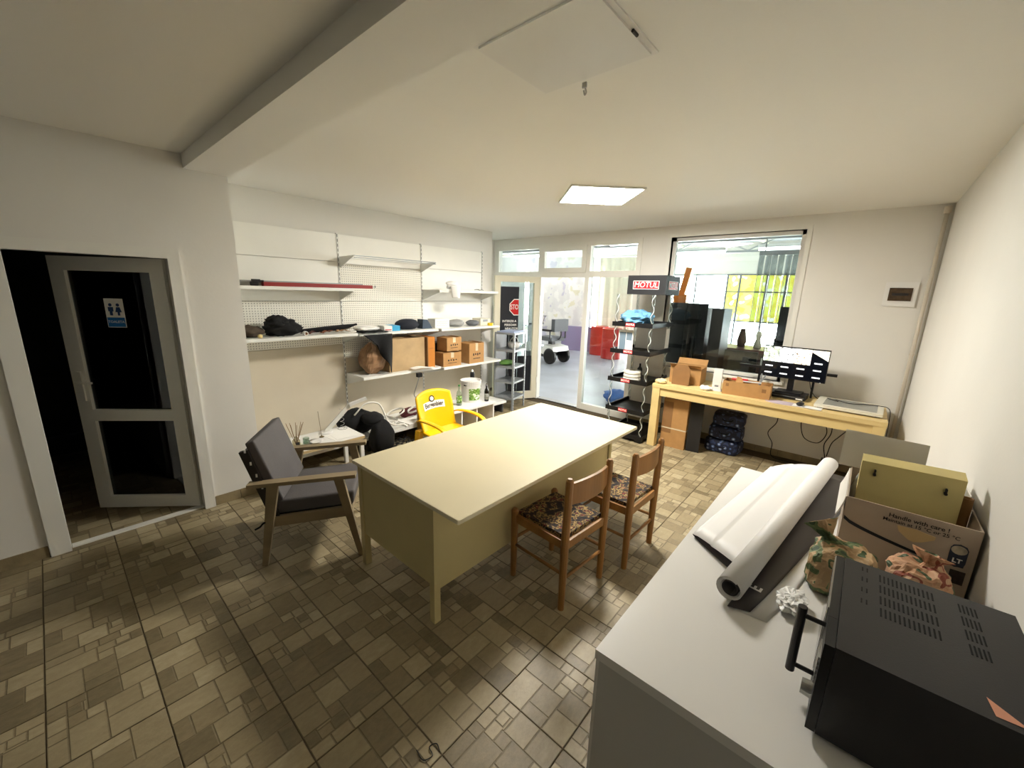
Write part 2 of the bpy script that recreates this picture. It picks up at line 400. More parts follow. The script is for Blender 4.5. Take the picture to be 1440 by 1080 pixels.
# ---- tiled skirting
sk_m = M('skirting_tile', (150, 134, 102), .5, var=.3, vscale=9, bump=.2, bscale=40)
def skirting(name, p0, p1, nrm, label):
    p0, p1, n = Vector(p0), Vector(p1), Vector(nrm); t = (p1-p0); L = t.length; t.normalize()
    base = struct(name, MB().hexa([p0, p1, p1+n*.004, p0+n*.004, p0+Vector((0, 0, .076)), p1+Vector((0, 0, .076)), p1+n*.004+Vector((0, 0, .076)), p0+n*.004+Vector((0, 0, .076))]), grout, label)
    k = max(1, round(L/.235)); w = L/k
    for i in range(k):
        a, b = p0+t*(i*w+.0015), p0+t*((i+1)*w-.0015); z = Vector((0, 0, .08))
        part(base, 'skirting_tile', MB().hexa([a+n*.0005, b+n*.0005, b+n*.011, a+n*.011, a+n*.0005+z, b+n*.0005+z, b+n*.009+z, a+n*.009+z]), sk_m)
skirting('baseboard_left', (XW, .725, 0), (XW, 1.093, 0), (1, 0, 0), 'beige tile skirting right of the toilet door')
skirting('baseboard_left_front', (XW, -1.6, 0), (XW, -.22, 0), (1, 0, 0), 'beige tile skirting left of the toilet door')
skirting('baseboard_far', (-2.50, YF, 0), (.41, YF, 0), (0, -1, 0), 'beige tile skirting under the far window')
skirting('baseboard_right', (XR, 2.75, 0), (XR, 5.58, 0), (-1, 0, 0), 'beige tile skirting along the right wall')

# ---- toilet corridor behind the left wall (unlit, made deep so it stays dark)
cor_m = M('corridor_shade_grey', (96, 96, 96), .8)  # dark grey wall colour stands in for the corridor's lack of light
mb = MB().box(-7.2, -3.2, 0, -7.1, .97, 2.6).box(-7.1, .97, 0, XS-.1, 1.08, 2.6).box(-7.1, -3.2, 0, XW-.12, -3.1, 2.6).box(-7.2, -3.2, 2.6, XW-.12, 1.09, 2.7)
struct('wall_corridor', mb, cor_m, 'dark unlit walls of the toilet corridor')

# ---- toilet door: frame, leaf ajar, glass, handle
d1 = thing('door_1', 'white framed glazed toilet door standing ajar', None, (XW, .3, 0), kind='structure')
fwid = .072
mb = MB().box(XW-.09, dy0, 0, XW+.022, dy0+fwid+.025, dzt).box(XW-.09, dy1-fwid, 0, XW+.022, dy1, dzt).box(XW-.09, dy0+fwid+.025, dzt-fwid, XW+.0215, dy1-fwid, dzt)
part(d1, 'door_frame', mb, pvc, world=True, bev=.006)
part(d1, 'threshold', MB().box(XW-.07, dy0+.1, 0, XW-.02, dy1-.075, .012), pvc, world=True, bev=.003)
leaf = thing('door_leaf', None, None); leaf.parent = d1; leaf.location = (-.07, .345, 0); leaf.rotation_euler = (0, 0, math.atan2(-.72, -.69))
def leaf_frame(L, z0, z1, st, mid=None, t=.03, bot=None):
    b = MB().box(0, -t, z0, st, t, z1).box(L-st, -t, z0, L, t, z1).box(st, -t, z1-st, L-st, t, z1).box(st, -t, z0, L-st, t, z0+(bot or st))
    if mid: b.box(st, -t, mid-.045, L-st, t, mid+.045)
    return b
def sub(par, name, mb, mat, **k): return part(par, name, mb, mat, **k)
LW = .775
leaf_o = bpy.data.objects.new('door_leaf', make_mesh('door_leaf', leaf_frame(LW, .015, 2.01, .1, .81), pvc, bev=.005)); COL.objects.link(leaf_o); leaf_o.parent = d1
leaf_o.location = leaf.location; leaf_o.rotation_euler = leaf.rotation_euler; bpy.data.objects.remove(leaf)
part(leaf_o, 'upper_pane', MB().box(.1, -.004, .855, LW-.1, .004, 1.91), dark_glass)
part(leaf_o, 'lower_pane', MB().box(.1, -.004, .115, LW-.1, .004, .765), dark_glass)
hb = MB().box(LW-.075, .03, .93, LW-.045, .042, 1.16).cyl((LW-.06, .042, 1.08), (LW-.06, .085, 1.08), .009).beam((LW-.055, .08, 1.08), (LW-.175, .08, 1.08), .018, .014)
part(leaf_o, 'handle', hb, pvc, bev=.003)
part(leaf_o, 'hinge', MB().cyl((.0, .034, .3), (.0, .034, .39), .01).cyl((.0, .034, 1.6), (.0, .034, 1.69), .01), pvc)
sg = thing('toilet_sign', 'small white and blue toilet sign stuck on the glass of the ajar door', 'sign', (0, 0, 0))
lm = Matrix.Translation((XW-.07, .645, 0)) @ Matrix.Rotation(math.atan2(-.72, -.69), 4, 'Z')
sg.location = lm @ Vector((.40, .0065, 1.5)); sg.rotation_euler = (0, 0, math.atan2(-.72, -.69))
blue = M('sign_blue', (30, 105, 175), .4)
part(sg, 'sign_plate', MB().box(-.065, -.0015, 0, .065, .001, .215), paper)
part(sg, 'blue_panel', MB().box(-.06, .001, .005, .06, .002, .075), blue)
def pict(x, woman):
    b = MB().lathe([(0, 0), (.0001, 0)], n=3) if False else MB()
    c = [(x+.012*math.cos(2*PI*k/12), .168+.012*math.sin(2*PI*k/12)) for k in range(12)]
    b.prism(c, 1, .001, .0018)
    body = [(x-.012, .152), (x+.012, .152), (x+.022, .115), (x+.008, .115), (x+.008, .09), (x-.008, .09), (x-.008, .115), (x-.022, .115)] if woman else \
           [(x-.018, .152), (x+.018, .152), (x+.018, .12), (x+.01, .12), (x+.01, .09), (x-.01, .09), (x-.01, .12), (x-.018, .12)]
    return b.prism(body, 1, .001, .0018)
part(sg, 'man_pictogram', pict(.026, False), M('sign_dark_blue', (28, 60, 110), .5)); part(sg, 'woman_pictogram', pict(-.026, True), M('sign_dark_blue', (0, 0, 0)))
part(sg, 'sign_lettering', text_mb('TOALETA', .026, (0, .0026, .042), (-1, 0, 0), (0, 0, 1), bold=.0004), paper)
wc = thing('storage_cabinet', 'pale low cabinet in the dark corridor added for the pale shape in the toilet door glass', 'cabinet', (-5.50, .47, 0))  # added to give the pale shape in the lower pane
part(wc, 'cabinet_body', MB().box(-.2, -.16, .0, .2, .16, .60), white, bev=.004)
part(wc, 'cabinet_door', MB().box(.2, -.155, .03, .215, .155, .58), white, bev=.004)

# ---- glass entrance (window_1): posts, rails, transoms, fixed pane; the leaf (door_2) opens into the room
w1 = thing('window_1', 'cream framed glass entrance partition with three transom panes', None, (-3.9, YF, 0), kind='structure')
fy0, fy1 = YF-.012, YF+.07
posts = [ox0+.03, -4.285, -3.37, ox1-.03]
for k, x in enumerate(posts):
    part(w1, 'post', MB().box(x-.035, fy0, 0 if k else 0, x+.035, fy1, oz1), pvc, world=True, bev=.006)
part(w1, 'top_rail', MB().box(ox0, fy0+.001, oz1-.065, ox1, fy1, oz1), pvc, world=True, bev=.006)
part(w1, 'middle_rail', MB().box(ox0, fy0+.001, 2.10, ox1, fy1, 2.19), pvc, world=True, bev=.006)
part(w1, 'bottom_rail', MB().box(-3.335, fy0+.001, 0, ox1, fy1, .10), pvc, world=True, bev=.006)
part(w1, 'bottom_rail', MB().box(ox0, fy0+.001, 0, -4.32, fy1, .10), pvc, world=True, bev=.006)
part(w1, 'threshold', MB().box(-4.25, YF, 0, -3.405, fy1+.07, .012), chrome, world=True, bev=.003)
for k in range(3):
    a, b = posts[k]+.035, posts[k+1]-.035
    if k == 1:
        s = .075; f = MB().box(a-.01, fy0-.02, 2.17, b+.01, fy0+.03, 2.17+s).box(a-.01, fy0-.02, 2.58-s, b+.01, fy0+.03, 2.58).box(a-.01, fy0-.02, 2.17+s, a-.01+s, fy0+.03, 2.58-s).box(b+.01-s, fy0-.02, 2.17+s, b+.01, fy0+.03, 2.58-s)
        sash = part(w1, 'transom_sash', f, pvc, world=True, bev=.005)
        part(sash, 'pane', MB().box(a+.06, YF+.01, 2.24, b-.06, YF+.016, 2.51), pane_hall, world=True)
    else: part(w1, 'pane', MB().box(a, YF+.02, 2.19, b, YF+.026, oz1-.065), pane_hall, world=True)
part(w1, 'fixed_pane', MB().box(-3.335, YF+.02, .10, ox1-.065, YF+.026, 2.10), pane_hall, world=True)
part(w1, 'fixed_pane', MB().box(ox0+.065, YF+.02, .10, -4.32, YF+.026, 2.10), pane_hall, world=True)
ang = math.atan2(4.84-5.56, -4.62+4.27)
d2 = thing('door_2', 'open glazed entrance door leaf with cream frame', None, (-4.27, 5.56, 0), ang, kind='structure')
DL = .80
part(d2, 'door_leaf', leaf_frame(DL, .02, 2.10, .095, bot=.13), pvc_cream, bev=.006)
part(d2, 'pane', MB().box(.095, -.004, .15, DL-.095, .004, 2.005), pane_hall)
part(d2, 'hinge', MB().cyl((-.004, .036, .3), (-.004, .036, .4), .011).cyl((-.004, .036, 1.7), (-.004, .036, 1.8), .011), pvc)
part(d2, 'handle', MB().box(DL-.06, .03, .98, DL-.03, .042, 1.2).beam((DL-.045, .075, 1.1), (DL-.045, .075, 1.22), .018, .014).cyl((DL-.045, .042, 1.1), (DL-.045, .08, 1.1), .009), black, bev=.002)
# poster on the leaf
navy = M('poster_navy', (30, 32, 40), .45)
ps = thing('stop_poster', 'dark poster with a red stop sign on the open entrance door glass', 'poster', (0, 0, 0), ang)
ps.location = Matrix.Translation((-4.27, 5.56, 0)) @ Matrix.Rotation(ang, 4, 'Z') @ Vector((DL-.10, .008, 0))
# local x runs towards the hinge when negative: the leaf's free edge is at the left in the view
part(ps, 'poster_sheet', MB().box(-.33, -.002, .16, 0, .0015, 1.93), navy)
ocx, ocz, orr = -.30, 1.60, .145
oc = [(ocx+orr*math.cos(PI/8+k*PI/4), ocz+orr*math.sin(PI/8+k*PI/4)) for k in range(8)]
def clip(poly, xmin):
    out = []
    for i, p in enumerate(poly):
        q = poly[(i+1) % len(poly)]
        if p[0] >= xmin: out.append(p)
        if (p[0] >= xmin) != (q[0] >= xmin): t = (xmin-p[0])/(q[0]-p[0]); out.append((xmin, p[1]+t*(q[1]-p[1])))
    return out
part(ps, 'sign_border', MB().prism(clip(oc, -.33), 1, .0015, .0022), paper)
oc2 = [(ocx+.9*orr*math.cos(PI/8+k*PI/4), ocz+.9*orr*math.sin(PI/8+k*PI/4)) for k in range(8)]
part(ps, 'stop_octagon', MB().prism(clip(oc2, -.33), 1, .0022, .0028), redm)
part(ps, 'lettering', text_mb('STO', .115, (-.255, .0034, 1.60), (-1, 0, 0), (0, 0, 1), bold=.001, maxw=.135), paper)
for k, s in enumerate(('INTERZIS A', 'PERSOAN', 'NEAUTOR')):
    part(ps, 'lettering', text_mb(s, .05, (-.17-.02*k, .0034, 1.37-.062*k), (-1, 0, 0), (0, 0, 1), bold=.0012), paper)
# lower tint film on the rest of the glass
part(d2, 'tint_film', MB().box(.10, .004, .155, DL-.44, .0055, .78), navy)

# ---- interior window (window_2)
w2 = thing('window_2', 'large interior window in the far wall looking into the hall', None, (-1.4, YF, wz0), kind='structure')
f = MB().box(wx0, YF+.06, wz0, wx0+.045, YF+.12, wz1).box(wx1-.045, YF+.06, wz0, wx1, YF+.12, wz1).box(wx0, YF+.06, wz1-.045, wx1, YF+.12, wz1).box(wx0, YF+.06, wz0, wx1, YF+.12, wz0+.045)
part(w2, 'frame', f, pvc, world=True, bev=.004)
part(w2, 'casing', MB().box(wx0-.05, YF-.008, wz0-.05, wx0, YF+.06, wz1+.05).box(wx1, YF-.008, wz0-.05, wx1+.05, YF+.06, wz1+.05).box(wx0, YF-.008, wz1, wx1, YF+.06, wz1+.05), pvc, world=True, bev=.003)
part(w2, 'pane', MB().box(wx0+.045, YF+.085, wz0+.045, wx1-.045, YF+.091, wz1-.045), glass_mat('interior_window_glass', (225, 232, 232), 1.3), world=True)
part(w2, 'sill', MB().box(wx0-.03, YF-.03, wz0-.03, wx1+.03, YF+.06, wz0), pvc, world=True, bev=.004)

# ---- ceiling light panel and hatch
lp = thing('ceiling_light_panel', 'lit square white light panel set in the ceiling', 'ceiling light', (-2.078, 3.558, ZC), math.radians(-46))
part(lp, 'frame', MB().box(-.335, -.325, -.016, .335, -.31, 0).box(-.335, .31, -.016, .335, .325, 0).box(-.335, -.31, -.016, -.32, .31, 0).box(.32, -.31, -.016, .335, .31, 0), white_metal)
part(lp, 'diffuser', MB().box(-.32, -.31, -.012, .32, .31, -.002), M('panel_light', (255, 250, 240), .5, emit=LED_STRENGTH))
ha = thing('ceiling_hatch', 'glossy white hinged hatch in the ceiling with a small metal latch', 'hatch', (-1.03, 1.44, ZC))
part(ha, 'frame', MB().box(-.265, -.235, -.006, .265, -.215, .0).box(-.265, .215, -.006, .265, .235, 0).box(-.265, -.215, -.006, -.245, .215, 0).box(.245, -.215, -.006, .265, .215, 0), white)
part(ha, 'hatch_panel', MB().box(-.245, -.215, -.014, .245, .215, -.004), M('gloss_white', (226, 224, 218), .3), bev=.004)
part(ha, 'latch', MB().box(-.05, .205, -.05, -.03, .213, -.03).tube(spline([(-.04, .212, -.045), (-.04, .225, -.06), (-.04, .214, -.075), (-.04, .205, -.06)], 5), .0035), chrome)
part(ha, 'hinge', MB().cyl((.252, .04, -.012), (.252, .075, -.012), .006), M('dark_metal', (60, 56, 50), .5, metal=.6))

# ---- right rear corner pipe, breaker box
pm = M('painted_pipe', (206, 196, 180), .5)
pp = thing('heating_pipe', 'thin painted riser pipe running up the right rear corner', 'pipe', (.375, 5.56, 0))
part(pp, 'pipe', MB().cyl((0, 0, .02), (0, 0, 2.70), .016), pm, smooth=True)
part(pp, 'pipe_collar', MB().cyl((0, 0, 2.66), (0, 0, 2.72), .026), pm)
part(pp, 'pipe_clip', MB().cyl((0, 0, 1.35), (0, 0, 1.37), .021).box(-.006, 0, 1.352, .006, .03, 1.368), pm)
bb = thing('breaker_box', 'flush white breaker box with a brown tinted door on the far wall', 'electrical panel', (.19, YF, 1.815))
part(bb, 'face_plate', MB().box(-.12, -.018, 0, .12, 0, .235), white, bev=.006)
part(bb, 'tinted_door', MB().box(-.085, -.026, .055, .085, -.016, .18), M('brown_tint', (84, 66, 46), .2, var=.4, vscale=30), bev=.003)
part(bb, 'breaker_row', MB().box(-.06, -.028, .105, .06, -.025, .13), ink)

single('wire_curl', MB().tube(spline([(-.03, -.03, .004), (.02, -.035, .005), (.035, .0, .006), (0, .012, .005), (.012, .04, .005), (.045, .03, .004)], 8), .0022, 5), cable_m, 'thin dark curl of wire on the tiles in the foreground', 'wire', (-1.07, .77, 0), smooth=True)
# ================================================================== furniture in the middle of the room
# ---- desk
cream = M('cream_laminate', (202, 191, 158), .42, var=.04, vscale=3)
cream_p = M('cream_painted_metal', (204, 190, 140), .4, var=.05, vscale=4)
edge_m = M('cream_edge_band', (232, 224, 196), .3)
DX0, DX1, DY0, DY1 = -2.384, -1.346, 1.185, 3.215
dk = thing('desk', 'large cream laminate desk with painted metal legs in the middle of the room', 'desk', (-1.9, 2.2, 0))
top = part(dk, 'desktop', MB().box(DX0, DY0, .725, DX1, DY1, .75), cream, world=True, bev=.003)
part(top, 'edge_strip', MB().box(DX1, DY0, .726, DX1+.003, DY1, .749).box(DX0, DY0-.003, .726, DX1, DY0, .749), edge_m, world=True)
LX0, LX1, LY0, LY1 = -2.345, -1.60, 1.195, 3.165
for x in (LX0, LX1):
    for y in (LY0, LY1):
        part(dk, 'leg', MB().box(x, y, 0, x+.042, y+.042, .725), cream_p, world=True, bev=.004)
part(dk, 'end_panel', MB().box(LX0+.042, LY0+.008, .235, LX1, LY0+.03, .72), cream_p, world=True)
part(dk, 'end_panel', MB().box(LX0+.042, LY1+.012, .235, LX1, LY1+.034, .72), cream_p, world=True)
part(dk, 'modesty_panel', MB().box(LX1+.008, LY0+.046, .20, LX1+.03, LY1-.004, .72), cream_p, world=True)
part(dk, 'apron_rail', MB().box(LX0+.01, LY0+.046, .66, LX0+.035, LY1-.004, .72), cream_p, world=True)
part(dk, 'drawer_pedestal', MB().box(LX0+.05, LY0+.05, .26, LX0+.50, LY0+.55, .715), cream_p, world=True)

# ---- two dining chairs
wood = M('chair_wood', (156, 110, 58), .4, var=.28, vscale=14, stretch=(1, 1, .12))
tap = ramp_mat('floral_tapestry', [(0, (24, 20, 24)), (.42, (58, 44, 34)), (.5, (148, 122, 74)), (.56, (40, 32, 30)), (.62, (112, 42, 34)), (.68, (160, 138, 92))], vscale=26, rough=.9, detail=4)
def dining_chair(label):
    t = thing('dining_chair', label, 'chair', group='wooden dining chairs at the desk')
    for sy in (-1, 1):
        part(t, 'leg', MB().cyl((.205, .205*sy, 0), (.205, .205*sy, .40), .020, .025, n=12).cyl((.205, .205*sy, .40), (.212, .205*sy, .835), .025, .022, n=12).cyl((.212, .205*sy, .835), (.2125, .205*sy, .85), .022, .013, n=12), wood, smooth=False)
        part(t, 'leg', MB().cyl((-.205, .2*sy, 0), (-.205, .2*sy, .475), .020, .025, n=12).cyl((-.205, .2*sy, .475), (-.205, .2*sy, .49), .025, .014, n=12), wood)
        part(t, 'seat_rail', MB().box(-.19, .2*sy-.011, .40, .19, .2*sy+.011, .452), wood, bev=.003)
        part(t, 'rung', MB().cyl((-.205, .2*sy, .235), (.205, .204*sy, .235), .0105, n=10), wood, smooth=True)
    for x, z0 in ((-.205, .40), (.205, .40)):
        part(t, 'seat_rail', MB().box(x-.011, -.19, z0, x+.011, .19, .452), wood, bev=.003)
    part(t, 'rung', MB().cyl((.205, -.2, .205), (.205, .2, .205), .0105, n=10), wood, smooth=True)
    part(t, 'rung', MB().cyl((-.205, -.2, .275), (-.205, .2, .275), .0105, n=10), wood, smooth=True)
    part(t, 'seat', MB().box(-.19, -.188, .452, .19, .188, .476), tap, bev=.012, seg=3)
    def back(u, v):
        y = (u-.5)*.386; return (.212+.035*(1-(2*u-1)**2)-.0, y, .685+.125*v+.012*(1-(2*u-1)**2)*(1 if v > .5 else -.4))
    part(t, 'backrest', MB().grid(back, 14, 4, thick=.018), wood, smooth=False)
    return t
c1 = dining_chair('wooden dining chair with floral seat nearer the viewer, tucked at the cream desk'); c1.location = (-1.292, 2.0, 0); c1.rotation_euler = (0, 0, math.radians(-4))
c2 = copy_tree(c1); c2['label'] = 'wooden dining chair with floral seat further back, nearer the far wall table'; c2.location = (-1.195, 2.60, 0); c2.rotation_euler = (0, 0, math.radians(-1))

# ---- armchair
awood = M('armchair_wood', (152, 134, 104), .45, var=.3, vscale=10, stretch=(.15, 1, 1))
dwood = M('armchair_dark_wood', (48, 42, 38), .5)
cush = M('grey_cushion', (92, 88, 88), .9, bump=.25, bscale=160, var=.08, vscale=8)
ac = thing('armchair', 'wooden lounge armchair with grey cushions at the left end of the desk', 'armchair', (-2.883, 1.135, 0), math.radians(54.4))
for sy in (-1, 1):
    y = .305*sy
    part(ac, 'armrest', MB().hexa([(-.32, y-.032, .575), (.335, y-.034, .60), (.335, y+.034, .60), (-.32, y+.032, .575), (-.32, y-.032, .600), (.335, y-.034, .625), (.335, y+.034, .625), (-.32, y+.032, .600)]), awood, bev=.006)
    part(ac, 'leg', MB().hexa([(.325, y-.018, 0), (.36, y-.018, 0), (.36, y+.018, 0), (.325, y+.018, 0), (.195, y-.018, .595), (.255, y-.018, .597), (.255, y+.018, .597), (.195, y+.018, .595)]), awood, bev=.004)
    part(ac, 'leg', MB().hexa([(-.29, y-.018, 0), (-.255, y-.018, 0), (-.255, y+.018, 0), (-.29, y+.018, 0), (-.21, y-.018, .583), (-.14, y-.018, .585), (-.14, y+.018, .585), (-.21, y+.018, .583)]), awood, bev=.004)
    part(ac, 'seat_rail', MB().hexa([(-.24, y-.015-.03*sy, .265), (.30, y-.015-.03*sy, .30), (.30, y+.015-.03*sy, .30), (-.24, y+.015-.03*sy, .265), (-.24, y-.015-.03*sy, .335), (.29, y-.015-.03*sy, .37), (.29, y+.015-.03*sy, .37), (-.24, y+.015-.03*sy, .335)]), awood, bev=.003)
    part(ac, 'back_post', MB().beam((-.175, .265*sy, .27), (-.335, .265*sy, .81), .03, .055, up=(1, 0, 0)), dwood, bev=.003)
for k in range(5):
    z = .43+.085*k; x = -.175-.16*(z-.27)/.54
    part(ac, 'back_slat', MB().box(x-.024, -.25, z-.028, x-.008, .25, z+.028), dwood, bev=.002)
    part(ac, 'slat_peg', MB().box(x-.005, -.285, z+.03, x+.005, -.281, z+.052), paper)
part(ac, 'front_rail', MB().box(.26, -.26, .30, .29, .26, .365), awood, bev=.003)
def pad(x0, x1, z0, z1, th, tilt, name, m):
    b = MB().box(x0, -.255, -th/2, x1, .255, th/2); return b
sc = MB().hexa([(-.19, -.255, .335), (.30, -.255, .365), (.30, .255, .365), (-.19, .255, .335), (-.20, -.255, .435), (.31, -.255, .47), (.31, .255, .47), (-.20, .255, .435)])
part(ac, 'seat_cushion', sc, cush, bev=.028, seg=4, smooth=True)
part(ac, 'seat_base', MB().hexa([(-.19, -.262, .320), (.29, -.262, .352), (.29, .262, .352), (-.19, .262, .320), (-.19, -.262, .345), (.29, -.262, .377), (.29, .262, .377), (-.19, .262, .345)]), black_soft)
bc = MB().hexa([(-.195, -.262, .42), (-.135, -.262, .445), (-.135, .262, .445), (-.195, .262, .42), (-.330, -.262, .855), (-.275, -.262, .872), (-.275, .262, .872), (-.330, .262, .855)])
part(ac, 'back_cushion', bc, cush, bev=.018, seg=4, smooth=True)
part(ac, 'tie_strap', MB().tube(spline([(-.20, -.29, .33), (-.25, -.325, .32), (-.27, -.33, .30), (-.30, -.335, .285)], 6), .006), black_soft)

# ---- yellow plastic armchair
yel = M('yellow_plastic', (246, 190, 8), .32)
yc = thing('plastic_armchair', 'bright yellow plastic beer-brand armchair between the desk and the shelving', 'armchair', (-3.03, 2.57, 0), math.radians(3))
def yback(u, v):
    y = (u-.5)*2; w = .25-.035*(1-v)-.02*max(0, v-.7)/.3
    top = .40+.43*v-(.05*abs(y)**2.6)*v+.0*y
    return (-.20-.11*v+.05*abs(y)**2, y*w, top)
bk = part(yc, 'backrest', MB().grid(yback, 20, 12, thick=.014), yel, smooth=True)
def yseat(u, v):
    y = (u-.5)*2; x = -.22+.46*v; return (x, y*(.225+.02*v), .415+.02*abs(y)**2-.02*math.sin(v*PI)-.03*max(0, v-.85)/.15)
part(yc, 'seat', MB().grid(yseat, 14, 12, thick=.014), yel, smooth=True)
for sy in (-1, 1):
    arm = spline([(-.245, .225*sy, .55), (-.15, .265*sy, .585), (.05, .275*sy, .59), (.19, .272*sy, .56), (.235, .27*sy, .49), (.25, .27*sy, .40), (.27, .275*sy, .2), (.285, .28*sy, 0)], 6)
    def strip(pts, w, th):
        b = MB()
        def fn(u, v):
            i = u*(len(pts)-1); a = pts[int(min(i, len(pts)-2))]; c = pts[int(min(i, len(pts)-2))+1]; p = a.lerp(c, i-int(min(i, len(pts)-2)))
            return p+Vector((0, (v-.5)*w, 0))
        return b.grid(fn, len(pts)-1, 3, thick=th)
    part(yc, 'arm', strip(arm, .05, .014), yel, smooth=True)
    part(yc, 'leg', MB().hexa([(-.31, .25*sy-.02, 0), (-.275, .25*sy-.02, 0), (-.275, .25*sy+.02, 0), (-.31, .25*sy+.02, 0), (-.255, .222*sy-.03, .45), (-.19, .222*sy-.03, .45), (-.19, .222*sy+.03, .45), (-.255, .222*sy+.03, .45)]), yel, bev=.006)
    part(yc, 'side_panel', MB().grid(lambda u, v: (-.22+.42*u, (.232+.02*u+.025*v)*sy, .42+.20*v*(1-.15*u)), 8, 4, thick=.01), yel, smooth=True) if sy < 0 and False else None
# the printed label sits on the front of the back
def onback(y, v, off=.016):
    a = Vector(yback(.5+y/2, v)); return a+Vector((off-.014, 0, (off-.014)*.25))
def badge(y0, y1, v0, v1, off): return MB().grid(lambda u, w: onback(y0+(y1-y0)*u, v0+(v1-v0)*w, off), 8, 3, thick=.0006)
lab = part(yc, 'brand_label', badge(-.60, .60, .54, .72, .0165), paper, label='white label with dark lettering')
# lettering wrapped onto the back
tx = text_mb('Bergenbier', .072, (0, 0, 0), (1, 0, 0), (0, 1, 0), bold=.0014, maxw=.24)
wr = MB(); wr.f = tx.f
# read from the front of the chair, along local y
wr.v = [onback((v.x)/.232, .63+v.y/.46, .0185) for v in tx.v]
part(lab, 'brand_lettering', wr, ink)
ring = []
em = MB()
def emb(r0, r1, cy, cv, off=.019):
    b = MB(); n = 20; vs = []; 
    for k in range(n):
        a = 2*PI*k/n
        for r in (r0, r1): vs.append(onback(cy+r*math.cos(a)/.235, cv+r*math.sin(a)/.46, off))
    return b.add(vs, [(2*k, 2*k+1, (2*((k+1) % n))+1, 2*((k+1) % n)) for k in range(n)])
part(lab, 'emblem_disc', emb(.001, .03, -.05, .775), paper); part(lab, 'emblem_ring', emb(.024, .036, -.05, .775, .0205), ink)
# ================================================================== shop shelving along the left rear wall
peg = peg_mat('pegboard', (234, 231, 220))
pan = M('shelf_panel', (238, 236, 228), .45, var=.03, vscale=3)
pan_b = M('shelf_panel_beige', (206, 196, 176), .5, var=.06, vscale=3)
PX0, PX1 = XS+.012, XS+.042          # back panels
BY = [1.125, 2.275, 3.41, 4.545]
slot_m = M('slot_dark', (54, 50, 44), .8)
LBL = ['leftmost bay of the white shop shelving, beside the toilet wall', 'middle bay of the white shop shelving with an empty top rail', 'rightmost bay of the white shop shelving, next to the entrance']
PAN = [[(.02, 1.19, pan_b), (1.195, 1.685, peg), (1.69, 2.12, pan), (2.125, 2.42, pan)],
       [(.02, 1.02, pan_b), (1.025, 1.685, peg), (1.69, 2.10, peg), (2.105, 2.42, pan)],
       [(.02, 1.02, pan_b), (1.025, 1.69, pan), (1.695, 2.12, pan), (2.125, 2.42, pan)]]
SHELF = [[(1.835, .33), (1.352, .36)], [(1.345, .36), (.845, .40)], [(1.845, .36), (1.345, .40), (.83, .44)]]
def bracket(y, z, d, drop=.11):
    return MB().prism([(PX1, z-.03), (PX1+d*.96, z-.022), (PX1+d*.96, z-.034), (PX1, z-.03-drop)], 1, y-.002, y+.002)
BAYS = []
for k in range(3):
    y0, y1 = BY[k], BY[k+1]
    b = thing('shelving_bay', LBL[k], 'shelving', (XS+.2, (y0+y1)/2, 0)); BAYS.append(b)
    for z0, z1, m in PAN[k]:
        part(b, 'back_panel', MB().box(PX0, y0+.012, z0, PX1-.004, y1-.012, z1), m, world=True, bev=.002, seg=1)
    up = part(b, 'upright', MB().box(PX0, y1-.008, 0, PX1, y1+.008, 2.43), white_metal, world=True)
    sl = MB()
    for q in range(46): sl.box(PX1, y1-.003, .05+q*.052, PX1+.0008, y1+.003, .08+q*.052)
    part(up, 'slots', sl, slot_m, world=True, kind='stuff')
    if k == 0: part(b, 'upright', MB().box(PX0, y0-.011, 0, PX1, y0+.011, 2.43), white_metal, world=True)
    for z, d in SHELF[k]:
        part(b, 'shelf', MB().box(PX1+.001, y0+.010, z-.03, PX1+d, y1-.010, z), white_metal, world=True, bev=.003)
        for yy in (y0+.012, y1-.012): part(b, 'bracket', bracket(yy, z, d), white_metal, world=True)
    zd = .20
    part(b, 'base_deck', MB().box(PX1+.002, y0+.012, zd-.035, PX1+.58, y1-.012, zd), white_metal, world=True, bev=.003)
    for yy in (y0+.03, y1-.03): part(b, 'base_foot', MB().box(PX1+.01, yy-.015, 0, PX1+.52, yy+.015, zd-.035), M('dark_foot', (52, 52, 54), .6), world=True)
b = BAYS[1]
for yy in (BY[1]+.014, BY[2]-.014): part(b, 'rail_bracket', bracket(yy, 2.21, .33, .12), white_metal, world=True)
part(b, 'front_rail', MB().box(PX1+.318, BY[1]+.016, 2.178, PX1+.328, BY[2]-.016, 2.188).box(PX1+.318, BY[1]+.016, 2.160, PX1+.328, BY[2]-.016, 2.168), grey_metal, world=True)
part(b, 'cross_bar', MB().box(PX1, BY[1]+.05, 2.168, PX1+.012, BY[2]-.05, 2.178), white_metal, world=True)
SX = -4.40       # typical depth of goods on the shelves

